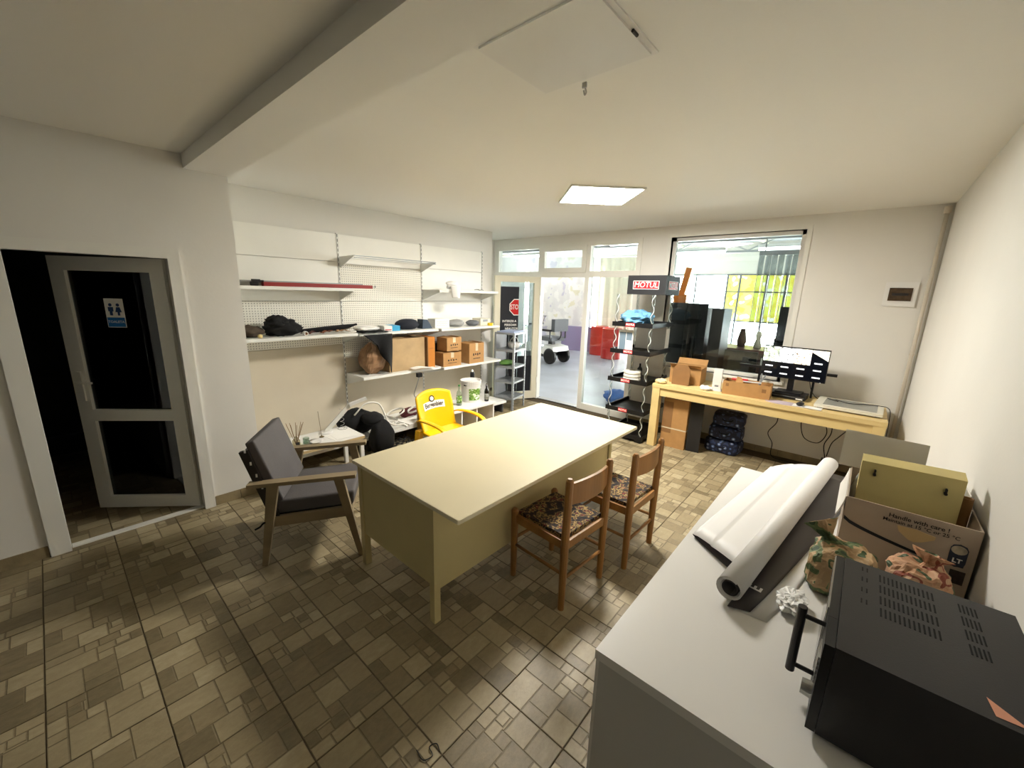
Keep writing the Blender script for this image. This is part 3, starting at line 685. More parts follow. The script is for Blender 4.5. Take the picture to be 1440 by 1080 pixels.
# ---- left bay, upper shelf: red spirit-level like rail and small stuff
z = 1.836
rl = thing('red_rail', 'long red metal rail lying on the upper left shelf and reaching past its end', 'rail', (-4.36, 2.0, z))
part(rl, 'rail_body', MB().box(-.03, -.60, .0, .03, .52, .038), M('red_rail_paint', (140, 30, 28), .4), bev=.004)
part(rl, 'rail_top', MB().box(-.028, -.62, .038, .028, .40, .05), grey_metal, bev=.003)
part(rl, 'end_screw', MB().cyl((0, .52, .02), (0, .57, .024), .004).cyl((0, .565, .024), (0, .57, .024), .014), chrome)
single('grey_plastic_tray', MB().box(-.09, -.13, 0, .09, .13, .012).box(-.09, -.13, .012, -.08, .13, .05).box(.08, -.13, .012, .09, .13, .05), M('grey_plastic', (150, 148, 142), .4), 'grey plastic tray at the left end of the upper left shelf', 'tray', (-4.49, 1.36, z))
single('black_spray_nozzle', MB().cyl((0, -.03, .02), (0, .03, .02), .02).box(-.01, -.02, .03, .01, .05, .06).cyl((0, .05, .045), (0, .08, .045), .008), black, 'small black nozzle beside the grey tray on the upper left shelf', 'nozzle', (-4.33, 1.32, z), bev=.002)
# ---- left bay, lower shelf
z = 1.353
single('black_gloves', MB().heap((0, 0, 0), (.22, .34, .16), 3, .35, 2.6).heap((.02, -.06, .08), (.17, .22, .12), 5, .4, 2.4, flat=False), black_soft, 'pile of black work gloves on the lower left shelf', 'gloves', (-4.42, 1.56, z), smooth=True)
single('brown_cloth_bag', MB().heap((0, 0, 0), (.20, .24, .11), 8, .3, 2.2), M('brown_cloth', (74, 62, 50), .9), 'dark brown cloth bag at the left end of the lower left shelf', 'bag', (-4.44, 1.26, z), smooth=True)
r_ = thing('tape_roll', 'small white tape roll standing by the black gloves', 'tape roll', (-4.285, 1.72, z+.0235), 0)
part(r_, 'tape', MB().grid(lambda u, v: ((v-.5)*.04, math.cos(2*PI*u)*.023, math.sin(2*PI*u)*.023), 20, 1, thick=.008), paper)
part(r_, 'core', MB().grid(lambda u, v: ((v-.5)*.036, math.cos(2*PI*u)*.013, math.sin(2*PI*u)*.013), 16, 1, thick=.002), card)
r_ = single('wooden_ball_knob', MB().lathe([(0, 0), (.016, .003), (.022, .018), (.017, .034), (0, .039)], n=14), M('pale_wood', (214, 190, 130), .5), 'pale wooden knob in front of the brown bag on the lower left shelf', 'knob', (-4.29, 1.31, z), smooth=True)
single('folded_umbrella', MB().tube(spline([(0, -.36, .025), (.01, -.1, .03), (0, .2, .05), (-.01, .34, .07)], 6), lambda t: .012+.018*math.sin(PI*min(1, t*1.1))), black_soft, 'folded black umbrella lying along the lower left shelf', 'umbrella', (-4.53, 2.07, z), smooth=True)
for q, (yy, c) in enumerate(((1.80, (82, 34, 26)), (1.97, (120, 66, 40)), (2.145, (170, 132, 92)))):
    single('leather_strap', MB().grid(lambda u, v: (.06*math.sin(u*5+q)-.03+.05*(v-.5), (u-.5)*.16, .012+.012*math.sin(u*9+q*2)**2), 16, 2, thick=.006), M('strap_%d' % q, c, .6), ['dark red leather strap', 'brown leather strap', 'tan leather strap'][q]+' heaped on the lower left shelf', 'strap', (-4.36, yy, z), smooth=True)
single('wire_coil', MB().tube([(.05*math.cos(a*.5)*(1+.2*math.sin(a)), .05*math.sin(a*.5)*1.4, .012+.004*math.sin(a*1.7)) for a in range(60)], .004, 5), wcable_m, 'tangled white wire at the right end of the lower left shelf', 'wire', (-4.33, 2.215, z), smooth=True)

# ---- middle bay, shelf at eye height
z = 1.346
single('crumpled_paper_pad', MB().heap((0, 0, 0), (.22, .27, .06), 4, .15, 3, power=4), paper, 'crumpled white papers at the left of the middle eye-level shelf', 'paper', (-4.36, 2.43, z+.014))
bx = thing('flat_product_box', 'flat blue and white product box on the middle eye-level shelf', 'box', (-4.40, 2.75, z), math.radians(-8))
part(bx, 'carton', MB().box(-.10, -.10, 0, .10, .10, .06), paper, bev=.003)
part(bx, 'blue_print', MB().box(-.101, .0, -.0, .101, .101, .061), M('sky_blue_print', (60, 160, 205), .5))
part(bx, 'red_stripe', MB().box(.1005, -.09, .012, .1015, -.01, .022), redm)
single('navy_shoe_cover', MB().heap((0, 0, 0), (.22, .33, .13), 11, .12, 1.8), M('navy_fabric', (24, 28, 40), .8), 'dark navy cap lying in the middle of the eye-level shelf', 'cap', (-4.42, 3.03, z), smooth=True)
single('slate_wedge', MB().prism([(-.06, 0), (.10, 0), (.02, .115), (-.05, .12)], 0, -.06, .06), M('slate_blue', (58, 72, 88), .6), 'slate blue wedge-shaped case at the end of the middle eye-level shelf', 'case', (-4.40, 3.27, z), bev=.008)
# ---- right bay, shelf at eye height
sm = thing('scribbled_white_box', 'small white box with handwriting on the right eye-level shelf', 'box', (-4.40, 3.52, z))
part(sm, 'carton', MB().box(-.08, -.12, 0, .08, .12, .12), paper, bev=.003)
wr2 = MB()
for q in range(3): wr2.tube([(.0805, -.10+.2*t/12, .035+.025*q+.006*math.sin(t*2.3+q)) for t in range(13)], .0016, 4)
part(sm, 'handwriting', wr2, ink)
single('grey_sleeve_bundle', MB().heap((0, 0, 0), (.20, .28, .10), 21, .12, 2.2), M('silver_cloth', (150, 150, 148), .6), 'grey folded cloth bundle in the middle of the right eye-level shelf', 'cloth', (-4.42, 3.84, z), smooth=True)
single('steel_grey_cover', MB().heap((0, 0, 0), (.16, .22, .085), 23, .15, 2), M('dark_grey_cloth', (96, 98, 102), .7), 'dark grey cover beside the silver bundle on the right eye-level shelf', 'cover', (-4.38, 4.13, z), smooth=True)
sm = thing('label_printer', 'cream device with rounded top at the right end of the eye-level shelf', 'device', (-4.44, 4.37, z))
part(sm, 'housing', MB().box(-.09, -.10, 0, .09, .10, .10), M('cream_plastic', (218, 212, 192), .4), bev=.018, seg=3)
part(sm, 'window', MB().box(.089, -.05, .05, .092, .05, .085), grey_metal)
r_ = thing('yellow_tape_roll', 'yellow and black tape roll at the right end of the eye-level shelf', 'tape roll', (-4.27, 4.40, z))
part(r_, 'tape', MB().lathe([(.022, 0), (.045, 0), (.045, .04), (.022, .04), (.022, 0)], n=20), M('yellow_tape', (222, 190, 40), .4))
part(r_, 'core', MB().lathe([(.019, .001), (.0225, .001), (.0225, .041), (.019, .041), (.019, .001)], n=20), black)
# ---- right bay, top shelf
z = 1.846
cp = thing('white_face_shield', 'white safety face shield hanging over the edge of the top right shelf', 'face shield', (-4.285, 3.66, z+.001))
wp = M('white_plastic', (222, 220, 216), .35)
part(cp, 'head_band', MB().grid(lambda u, v: (.05*math.cos(2*PI*u), .085*math.sin(2*PI*u), .03+.035*v+.02*math.cos(2*PI*u)), 24, 2, thick=.006), wp, smooth=True)
part(cp, 'brow_guard', MB().heap((.0, 0, .05), (.12, .19, .07), 2, .1, 1.5, flat=False), wp, smooth=True)
part(cp, 'visor', MB().grid(lambda u, v: (.075+.045*math.sin(PI*u)+.01*v, (u-.5)*.17*(1-.25*v), .06-.16*v), 12, 8, thick=.004), wp, smooth=True)
gl_ = MB().tube([(.02*math.sin(k*.5), -.10+.02*k, .014+.006*math.sin(k)) for k in range(11)], .004, 5)
single('safety_glasses', gl_.tube([(.03*math.cos(a*.5), -.03+.03*math.sin(a*.5), .022) for a in range(13)], .003, 5), black, 'pair of dark safety glasses on the top right shelf', 'glasses', (-4.36, 4.25, z), smooth=True)

# ---- cartons on the lower shelf
z = .831
def carton(name, label, loc, sx, sy, sz, rz=0, m=card, flaps=True, tape=True, prints=True, group=None, open_=False):
    t = thing(name, label, 'box', loc, rz, group)
    h = .004
    if open_:
        b = MB().box(-sx/2, -sy/2, 0, sx/2, sy/2, h).box(-sx/2, -sy/2, h, -sx/2+h, sy/2, sz).box(sx/2-h, -sy/2, h, sx/2, sy/2, sz).box(-sx/2+h, -sy/2, h, sx/2-h, -sy/2+h, sz).box(-sx/2+h, sy/2-h, h, sx/2-h, sy/2, sz)
        part(t, 'carton', b, m)
    else: part(t, 'carton', MB().box(-sx/2, -sy/2, 0, sx/2, sy/2, sz), m, bev=.002, seg=1)
    if flaps:
        f = sy*.45; k = .6 if open_ else .12
        part(t, 'flap', MB().grid(lambda u, v: ((u-.5)*sx*.98, -sy/2+(.02 if not open_ else 0)+f*v*(1-k)*(-1 if open_ else .9), sz+.002+f*v*k*.5), 1, 3, thick=.003), m)
        part(t, 'flap', MB().grid(lambda u, v: ((u-.5)*sx*.98, sy/2-f*v*(1-k)*(-1 if open_ else .9), sz+.003+f*v*k*.8), 1, 3, thick=.003), m)
    if tape and not open_: part(t, 'tape', MB().box(sx/2, -.025, sz*.62, sx/2+.001, .025, sz).box(-sx/2, -.025, sz, sx/2, .025, sz+.0012), tape_m)
    if prints:
        p = MB()
        for q in range(4): p.box(sx/2+.0005, -sy*.25+q*sy*.14, sz*(.38+.03*(q % 2)), sx/2+.0015, -sy*.25+q*sy*.14+sy*.075, sz*.50)
        p.box(sx/2+.0005, -sy*.24, sz*.22, sx/2+.0015, sy*.24, sz*.255)
        part(t, 'printed_marks', p, ink)
    return t
carton('small_carton', 'lower of two stacked small brown cartons on the low right shelf', (-4.30, 3.60, z), .20, .30, .185, math.radians(-4), group='small brown cartons')
carton('small_carton', 'upper of two stacked small brown cartons, with white tape strip', (-4.31, 3.63, z+.207), .20, .27, .18, math.radians(3), group='small brown cartons')
carton('small_carton', 'tall small brown carton to the right of the stacked pair', (-4.28, 4.02, z), .22, .30, .285, math.radians(2), group='small brown cartons')
ob = thing('orange_binder', 'upright orange box file next to the stacked small cartons', 'box file', (-4.38, 3.27, .846), 0)
part(ob, 'body', MB().box(-.14, -.05, 0, .14, .055, .40), M('orange_board', (186, 116, 34), .6), bev=.003)
part(ob, 'label_strip', MB().box(.14, -.04, .25, .141, .045, .255), card_d)
part(ob, 'dark_spine', MB().box(-.14, -.062, 0, .14, -.05, .40), card_d)
single('black_tool_case', MB().box(-.083, -.11, 0, .083, .11, .30), black, 'black case standing between the orange file and the stacked cartons', 'case', (-4.515, 3.545, z+.0), bev=.01)
# middle bay low shelf: large carton and dark cloth
t = carton('large_carton', 'large pale brown carton on the low middle shelf under the hanging cloth', (-4.42, 2.93, .846), .28, .52, .40, 0, m=M('pale_card', (182, 154, 114), .85, var=.15, vscale=9), tape=False, prints=False)
single('brown_paper_wrap', MB().heap((0, 0, 0), (.28, .26, .36), 31, .18, 2.2, power=3.5), M('wrap_brown', (150, 116, 86), .9, var=.25, vscale=10), 'crumpled brown paper parcel left of the large carton', 'parcel', (-4.40, 2.50, .846))
def hang(u, v):
    y = 2.30+.36*u+.10*v*(1-u)*1.6; x = -4.215+.035*math.sin(u*9+v*2)*v+.02; zz = 1.33-(.12+.36*u)*v
    return (x, y, zz)
hc = MB().grid(hang, 18, 14, thick=.006)
hc.grid(lambda u, v: (-4.215-.30*v, 2.30+.36*u, 1.346+.006+.008*math.sin(u*8+v*5)**2), 18, 6, thick=.005)
single('hanging_black_cloth', hc, black_soft, 'black cloth hanging down off the middle eye-level shelf', 'cloth', (-4.2, 2.5, 1.0), smooth=True, world=True)
single('white_leaflet', MB().grid(lambda u, v: (.04+.05*u, -.20+.34*u, .004+.02*math.sin(u*4)+.0*v) if False else (-.05+.12*v+.03*u, -.17+.34*u, .024+.015*math.sin(u*5)), 10, 2, thick=.002), paper, 'white leaflets poking out over the low middle shelf edge', 'leaflet', (-4.20, 3.10, .8475))
cl = thing('clamp_lamp', 'black clamp with bare arm hanging from the low middle shelf edge', 'clamp', (-4.18, 3.02, .80))
part(cl, 'clamp_jaw', MB().box(-.02, -.03, -.04, .03, .03, .012), black, bev=.004)
part(cl, 'arm', MB().tube(spline([(.01, 0, -.03), (.03, -.06, -.14), (.03, -.10, -.25), (.05, -.07, -.30)], 6), .006), chrome, smooth=True)
# price tags
for k, (yy, zz) in enumerate(((3.62, .812), (3.98, .812))):
    single('price_tag', MB().box(0, -.05, -.014, .002, .05, .014), paper, ['white price tag under the stacked small cartons', 'white price tag under the tall small carton'][k], 'price tag', (-4.167, yy, zz))

# ---- low white open cabinet with the paint pail and bottles
lc = thing('low_open_cabinet', 'low white cabinet with three open compartments under the right shelving bay', 'cabinet', (-3.82, 3.36, 0))
cx0, cx1, cy0, cy1 = -4.02, -3.60, 2.86, 3.83
inn = M('cabinet_inside', (176, 146, 92), .6)  # brown tone stands in for the warm glow reflected from the yellow chair
part(lc, 'top_panel', MB().prism([(cx0, cy0), (cx1-.06, cy0), (cx1-.015, cy0+.12), (cx1, cy0+.35), (cx1, cy1), (cx0, cy1)], 2, .375, .40), white, world=True)
for yy in (cy0+.04, 3.24, 3.50, cy1-.022):
    part(lc, 'side_panel' if yy in (cy0+.04, cy1-.022) else 'divider', MB().box(cx0+.02, yy, .03, cx1-.02 if yy > 3 else cx1-.08, yy+.02, .375), white, world=True)
part(lc, 'back_panel', MB().box(cx0, cy0, .03, cx0+.012, cy1, .375), inn, world=True)
part(lc, 'bottom_panel', MB().box(cx0+.012, cy0+.06, .012, cx1-.02, cy1-.022, .03), inn, world=True)
part(lc, 'plinth', MB().box(cx0+.01, cy0+.06, 0, cx1-.06, cy1-.03, .012), inn, world=True)
bk_ = thing('paint_pail', 'white plastic paint pail with a green leafy label on the low cabinet', 'pail', (-3.86, 3.62, .401))
part(bk_, 'pail_body', MB().lathe([(.115, 0), (.135, .27), (.142, .272), (.142, .288), (.128, .288), (.128, .275), (.108, .012), (0, .012)], n=30), wp, smooth=False)
part(bk_, 'rim_band', MB().lathe([(.136, .245), (.140, .245), (.141, .262), (.137, .262)], n=30), wp)
green = ramp_mat('green_label', [(0, (226, 232, 214)), (.42, (120, 160, 62)), (.52, (70, 112, 40)), (.6, (170, 196, 110)), (.68, (232, 236, 222))], vscale=22, rough=.4)
def onpail(a0, a1, z0, z1, off=.0015): return MB().grid(lambda u, v: ((.115+.02*(z0+(z1-z0)*v)/.27+off)*math.cos(a0+(a1-a0)*u), (.115+.02*(z0+(z1-z0)*v)/.27+off)*math.sin(a0+(a1-a0)*u), z0+(z1-z0)*v), 14, 2, thick=.0006)
part(bk_, 'green_label', onpail(-.95, .55, .03, .19), green)
part(bk_, 'dark_mark', onpail(-1.5, -1.2, .225, .243, .004), ink)
part(bk_, 'handle', MB().tube([(.0, .142*math.cos(a), .25-.11*math.sin(a)*.9) for a in [PI*k/14 for k in range(15)]], .003, 5).xf(Matrix.Translation((.05, 0, 0))), chrome, smooth=True)
tk = thing('spray_can', 'dark can standing behind the rim of the white paint pail', 'can', (-3.985, 3.765, .401))
part(tk, 'can_body', MB().lathe([(.028, 0), (.03, .004), (.03, .34), (.026, .355), (.012, .36)], n=18), black, smooth=False)
part(tk, 'cap', MB().lathe([(.012, .36), (.014, .36), (.014, .385), (0, .385)], n=14), paper)
def bottle(name, label, loc, r, h, neck, m, lm, capm):
    t = thing(name, label, 'bottle', loc)
    part(t, 'bottle_body', MB().lathe([(r*.9, 0), (r, .008), (r, h*.55), (r*.85, h*.66), (neck, h*.78), (neck, h), (neck*.6, h)], n=20), m, smooth=True)
    part(t, 'bottle_label', MB().lathe([(r+.0012, h*.12), (r+.0012, h*.46)], n=20), lm, smooth=True)
    part(t, 'bottle_cap', MB().lathe([(neck+.001, h*.97), (neck+.002, h*.97), (neck+.002, h+.01), (0, h+.01)], n=14), capm)
    return t
clearp = glass_mat('clear_plastic', (225, 235, 228), 1.0)
bottle('water_bottle', 'clear bottle with a green label left of the paint pail', (-3.80, 3.36, .401), .036, .26, .012, clearp, green, M('green_cap', (60, 130, 60), .4))
bottle('beer_bottle', 'small dark glass beer bottle right of the paint pail', (-3.70, 3.76, .401), .031, .235, .013, M('brown_glass', (18, 14, 10), .08), M('beer_label', (150, 150, 140), .5, var=.5, vscale=40), chrome)
single('black_adapter', MB().box(-.05, -.03, 0, .04, .03, .04).box(.04, -.012, .01, .08, .012, .03), black, 'black power adapter on the low cabinet behind the yellow chair', 'adapter', (-3.84, 3.12, .401), rz=.4, bev=.006)

# ---- low white side table with odds and ends
st = thing('low_side_table', 'low white side table in front of the left shelving bay', 'table', (-3.9, 1.6, 0))
tx0, tx1, ty0, ty1, tz = -4.02, -3.62, 1.27, 1.945, .40
part(st, 'tabletop', MB().box(tx0, ty0, tz-.03, tx1, ty1, tz), white, world=True, bev=.003)
part(st, 'edge_strip', MB().box(tx1, ty0, tz-.03, tx1+.002, ty1, tz-.004), M('beech_edge', (196, 172, 128), .5), world=True)
for x in (tx0+.01, tx1-.045):
    for y in (ty0+.01, ty1-.045): part(st, 'leg', MB().box(x, y, 0, x+.035, y+.035, tz-.03), white, world=True, bev=.002)
rd = thing('reed_diffuser', 'glass reed diffuser with brown sticks on the low side table', 'diffuser', (-3.80, 1.36, tz+.001))
part(rd, 'flask', MB().lathe([(.03, 0), (.034, .006), (.034, .05), (.016, .065), (.014, .085), (.011, .085)], n=18), glass_mat('flask_glass', (220, 214, 196), 1.2), smooth=True)
part(rd, 'label', MB().box(.0345, -.016, .012, .0355, .016, .04), ink)
rnd = random.Random(4)
for k in range(9):
    a = 2*PI*k/9; part(rd, 'reed', MB().cyl((.004*math.cos(a), .004*math.sin(a), .01), (.05*math.cos(a), .075*math.sin(a), .205+.02*rnd.random()), .0022, n=6), M('reed_brown', (124, 92, 54), .8))
single('incense_stick_stand', MB().cyl((0, 0, .004), (-.02, -.01, .26), .0022, n=6).lathe([(.022, 0), (.024, .004), (.006, .012), (.004, .02)], n=14), M('bronze', (110, 96, 66), .5), 'thin upright stick in a small holder on the low side table', 'stick holder', (-3.86, 1.62, tz+.001))
single('white_saucer', MB().lathe([(.03, 0), (.035, .004), (.062, .016), (.064, .019), (.036, .009), (0, .008)], n=26), wp, 'white china saucer on the low side table', 'saucer', (-3.75, 1.52, tz+.001), smooth=True)
single('glass_jar', MB().lathe([(.026, 0), (.028, .004), (.028, .055), (.025, .058), (.025, .008), (0, .008)], n=18), clearp, 'small clear glass jar between the diffuser and the saucer', 'jar', (-3.79, 1.445, tz+.001), smooth=True)
for k, (yy, rz) in enumerate(((1.75, .12), (1.80, -.06))):
    single('paper_sheet', MB().box(-.15, -.105, 0, .15, .105, .0012), paper, ['lower white paper sheet on the low side table', 'upper white paper sheet at the right end of the low side table'][k], 'paper', (-3.82, yy, tz+.0015+k*.0016), rz=rz)
wh = thing('wire_candle_holder', 'twisted wire ornament with a ring base by the lamp', 'ornament', (-3.955, 1.88, tz+.001))
part(wh, 'ring_base', MB().tube([(.045*math.cos(2*PI*k/20), .045*math.sin(2*PI*k/20), .004) for k in range(21)], .003, 5), chrome, smooth=True)
part(wh, 'twisted_wire', MB().tube([(.02*math.cos(k*.7), .02*math.sin(k*.7), .004+.005*k) for k in range(44)], .0022, 5), chrome, smooth=True)
dl = thing('desk_lamp', 'white arm lamp with a slim head leaning over the black bag', 'lamp', (-3.94, 1.70, tz+.001))
part(dl, 'lamp_base', MB().lathe([(.06, 0), (.065, .006), (.055, .016), (0, .018)], n=24), wp, smooth=False)
part(dl, 'lamp_arm', MB().beam((0, 0, .015), (.05, .25, .27), .045, .012, up=(1, 0, 0)), M('frosted_white', (214, 214, 208), .4), bev=.004)
part(dl, 'lamp_head', MB().beam((.05, .235, .262), (.10, .40, .315), .05, .025, up=(0, 0, 1)), wp, bev=.009, seg=3)
# ---- black bag and cables on the middle base deck
zb = .201
single('black_backpack', MB().heap((0, 0, 0), (.30, .40, .29), 41, .2, 1.8, power=3).heap((.345, .12, -.19), (.20, .26, .40), 43, .12, 2, flat=False, power=3).heap((.19, .10, .14), (.30, .24, .13), 45, .15, 2, flat=False), black_soft, 'black fabric backpack slumped on the base deck behind the desk', 'backpack', (-4.25, 2.18, zb), smooth=True)
ch_ = MB().tube(spline([(-4.12, 2.10, .46), (-4.08, 2.22, .58), (-4.05, 2.36, .56), (-4.02, 2.42, .42), (-4.0, 2.44, .34), (-4.02, 2.54, .27), (-4.05, 2.70, .24)], 8), .009, 7)
single('white_hose', ch_, wcable_m, 'thick white hose arching over the black backpack', 'hose', (-4.0, 2.4, zb), smooth=True, world=True)
rnd = random.Random(9)
for k in range(4):
    c = (-4.32+.11*(k % 2), 2.45+.15*k+(.06 if k == 3 else 0), zb+.024+.03*k); R = .07+.012*(k % 3)
    pts = [(c[0]+R*math.cos(a*.42)*(1+.15*math.sin(a*.9+k)), c[1]+R*1.25*math.sin(a*.42), c[2]+.01*math.sin(a*.31+k)+.025*(k > 1)*(1+math.sin(a*.42))) for a in range(46)]
    single('white_cable_coil', MB().tube(pts, .006, 6), wcable_m, ['flat white cable coil nearest the backpack', 'second white cable coil on the base deck', 'raised white cable coil near the yellow chair', 'white cable coil right behind the yellow chair'][k], 'cable', c, smooth=True, world=True, group='white cable coils')
single('white_power_strip', MB().box(-.03, -.14, 0, .03, .14, .035), wp, 'white power strip on the base deck among the cables', 'power strip', (-4.50, 2.60, zb), rz=.15, bev=.006)
single('maroon_pouch', MB().heap((0, 0, 0), (.18, .26, .12), 51, .2, 2), M('maroon_fabric', (88, 36, 44), .8), 'maroon pouch under the white cables by the yellow chair', 'pouch', (-4.36, 2.98, zb), smooth=True)
single('white_paper_stack', MB().box(-.12, -.16, 0, .12, .16, .02).box(-.11, -.14, .02, .12, .15, .034, rz=.1), paper, 'stack of white papers on the base deck right of the backpack', 'paper', (-4.12, 2.46, zb) if False else (-4.15, 2.86, zb), rz=.05)
for k in range(3):
    pts = [(-4.16+.03*math.sin(a*.8+k)+.10*k, 2.47+.02*a*.5+.05*math.cos(a*1.1+k*2), .02+.035*abs(math.sin(a*.9+k))) for a in range(30)]
    single('black_cable_tangle', MB().tube(spline(pts, 3), .006, 5), cable_m, ['black cable tangle on the floor at the left under the base deck', 'black cable tangle on the floor in the middle under the base deck', 'black cable tangle on the floor in front of the base deck'][k], 'cable', (-4.0, 2.5, 0), smooth=True, world=True, group='black cables under the deck')

# ---- small grey metal rack by the entrance
rk = thing('metal_rack', 'narrow grey metal rack with open shelves by the open entrance door', 'rack', (-4.215, 4.81, 0), math.radians(14))
rw, rdp, rh = .175, .21, 1.235
for sx in (-1, 1):
    for sy in (-1, 1):
        b = MB().box(sx*rw-.003*(sx > 0)-.0, sy*rdp-.03*(sy > 0), 0, sx*rw+.003*(sx < 0), sy*rdp+.03*(sy < 0), rh).box(min(sx*rw, sx*rw-.03*sx), sy*rdp-.003*(sy > 0), 0, max(sx*rw, sx*rw-.03*sx), sy*rdp+.003*(sy < 0), rh)
        lg = part(rk, 'leg', b, grey_metal)
        h = MB()
        for q in range(26): h.box(sx*rw-.0005*(-sx) if False else sx*(rw+.0002), sy*rdp-sy*.018-.004, .04+q*.046, sx*(rw+.0012), sy*rdp-sy*.018+.004, .058+q*.046)
        part(lg, 'slots', h, slot_m, kind='stuff')
for zz in (.18, .44, .68, .94, 1.205):
    part(rk, 'shelf', MB().box(-rw+.004, -rdp+.004, zz, rw-.004, rdp-.004, zz+.028), grey_metal, bev=.002, seg=1)
part(rk, 'back_plate', MB().box(-rw+.004, -rdp+.035, .21, -rw+.006, rdp-.035, 1.2), M('dark_plate', (70, 72, 76), .5))
RM = Matrix.Translation(rk.location) @ Matrix.Rotation(math.radians(14), 4, 'Z')
hm = thing('white_bowl_basket', 'white round basket on the top inner shelf of the metal rack', 'basket', RM @ Vector((.03, .06, .9685)))
part(hm, 'bowl', MB().lathe([(.06, 0), (.09, .03), (.105, .09), (.10, .095), (.085, .035), (0, .012)], n=24), wp, smooth=True)
part(hm, 'handle', MB().tube([(0, .1*math.cos(a), .09+.09*math.sin(a)) for a in [PI*k/12 for k in range(13)]], .006, 6), wp, smooth=True)
hm = single('green_cloth', MB().heap((0, 0, 0), (.2, .26, .085), 61, .2, 2.2), M('leaf_green', (84, 124, 56), .8), 'green cloth lying on a middle shelf of the metal rack', 'cloth', RM @ Vector((-.03, -.06, .7085)), smooth=True)
pl = single('folded_blue_sheet', MB().box(-.15, -.19, 0, .15, .19, .012).box(-.12, -.15, .012, .14, .17, .02), M('pale_blue_sheet', (150, 162, 190), .6), 'folded pale blue sheet on top of the metal rack', 'sheet', RM @ Vector((0, 0, 1.2342)), rz=math.radians(14), bev=.003)
# ================================================================== white cabinet at the right with the microwave
KX0, KX1, KY0, KY1, KZ = -.434, .413, .905, 2.66, .85
grey_side = M('cabinet_side', (198, 196, 192), .45)
kb = thing('low_cupboard', 'white cupboard along the right wall in the foreground', 'cabinet', (0, 1.8, 0))
part(kb, 'worktop', MB().box(KX0, KY0, KZ-.03, KX1, KY1, KZ), white, world=True, bev=.003)
part(kb, 'side_panel', MB().box(KX0+.012, KY0+.006, .06, KX1-.005, KY0+.026, KZ-.03), grey_side, world=True)
part(kb, 'side_panel', MB().box(KX0+.012, KY1-.026, .06, KX1-.005, KY1-.006, KZ-.03), grey_side, world=True)
part(kb, 'back_panel', MB().box(KX1-.02, KY0+.026, .06, KX1-.008, KY1-.026, KZ-.03), grey_side, world=True)
part(kb, 'plinth', MB().box(KX0+.06, KY0+.03, 0, KX1-.02, KY1-.03, .06), grey_side, world=True)
for k in range(3):
    y = KY0+.008+k*(KY1-KY0-.016)/3
    d = part(kb, 'door', MB().box(KX0, y+.002, .07, KX0+.018, y+(KY1-KY0-.016)/3-.002, KZ-.034), white, world=True, bev=.002)
    part(d, 'handle', MB().cyl((KX0-.02, y+.08, .66), (KX0-.02, y+.20, .66), .006).cyl((KX0-.02, y+.09, .66), (KX0, y+.09, .66), .004).cyl((KX0-.02, y+.19, .66), (KX0, y+.19, .66), .004), chrome, world=True)
# ---- microwave
mwm = M('microwave_black', (34, 33, 35), .42, bump=.05, bscale=300)
mw = thing('microwave', 'black microwave oven with a bar handle on the white cupboard', 'microwave', (.22, 1.255, KZ))
mx0, mx1, my0, my1, mz0, mz1 = .047, .395, 1.04, 1.468, KZ+.014, 1.105
part(mw, 'housing', MB().box(mx0+.02, my0, mz0, mx1, my1, mz1), mwm, world=True, bev=.004)
dr = part(mw, 'door', MB().box(mx0, my0+.11, mz0+.002, mx0+.019, my1-.001, mz1-.002), black, world=True, bev=.003)
part(dr, 'silver_trim', MB().box(mx0-.003, my0+.145, mz0+.004, mx0, my1-.004, mz1-.003), chrome, world=True)
part(dr, 'window', MB().box(mx0-.004, my0+.17, mz0+.03, mx0-.003, my1-.04, mz1-.03), M('black_gloss', (8, 8, 9), .08), world=True)
hy = 1.165
part(dr, 'handle', MB().cyl((mx0-.05, hy, .895), (mx0-.05, hy, 1.088), .0105, n=14).cyl((mx0-.05, hy, .915), (mx0, hy, .915), .006).cyl((mx0-.05, hy, 1.065), (mx0, hy, 1.065), .006), M('dark_handle', (52, 50, 50), .35, metal=.5), world=True)
cp_ = part(mw, 'control_panel', MB().box(mx0, my0, mz0+.002, mx0+.019, my0+.109, mz1-.002), black, world=True, bev=.003)
bt = MB()
for q in range(6): bt.box(mx0-.004, my0+.02, .975+q*.013, mx0, my0+.09, .983+q*.013)
part(cp_, 'buttons', bt, chrome, world=True)
part(cp_, 'knob', MB().cyl((mx0, my0+.055, .925), (mx0-.022, my0+.055, .925), .02, .018, n=20), chrome, world=True)
vs_ = MB()
for r in range(4):
    for q in range(13): vs_.box(.142+q*.0085, 1.232+r*.055, mz1, .1455+q*.0085, 1.268+r*.055, mz1+.0008)
    for q in range(5): vs_.box(.292+q*.007, 1.225+r*.055, mz1, .295+q*.007, 1.262+r*.055, mz1+.0008)
    for q in range(2): vs_.box(.105+q*.010, 1.26+r*.055, mz1, .108+q*.010, 1.28+r*.055, mz1+.0008)
part(mw, 'vent_slots', vs_, M('slot_black', (6, 6, 6), .9), world=True, kind='stuff')
part(mw, 'warning_label', MB().add([(.296, 1.10, mz1+.001), (.302, 1.055, mz1+.001), (.345, 1.058, mz1+.001)], [(0, 1, 2)]), M('salmon_label', (214, 150, 122), .5), world=True)
for x in (mx0+.05, mx1-.04):
    for y in (my0+.04, my1-.04): part(mw, 'foot', MB().cyl((x, y, KZ+.0005), (x, y, mz0), .014), black, world=True)
part(mw, 'power_cord', MB().tube(spline([(.37, 1.475, .95), (.40, 1.50, .93), (.405, 1.55, .90), (.39, 1.60, .865)], 6), .004), cable_m, smooth=True, world=True)
single('paper_strip', MB().box(-.001, -.07, 0, .001, .07, .18), paper, 'white paper strip standing between the microwave and the right wall', 'paper', (.405, 1.16, .93-.079))
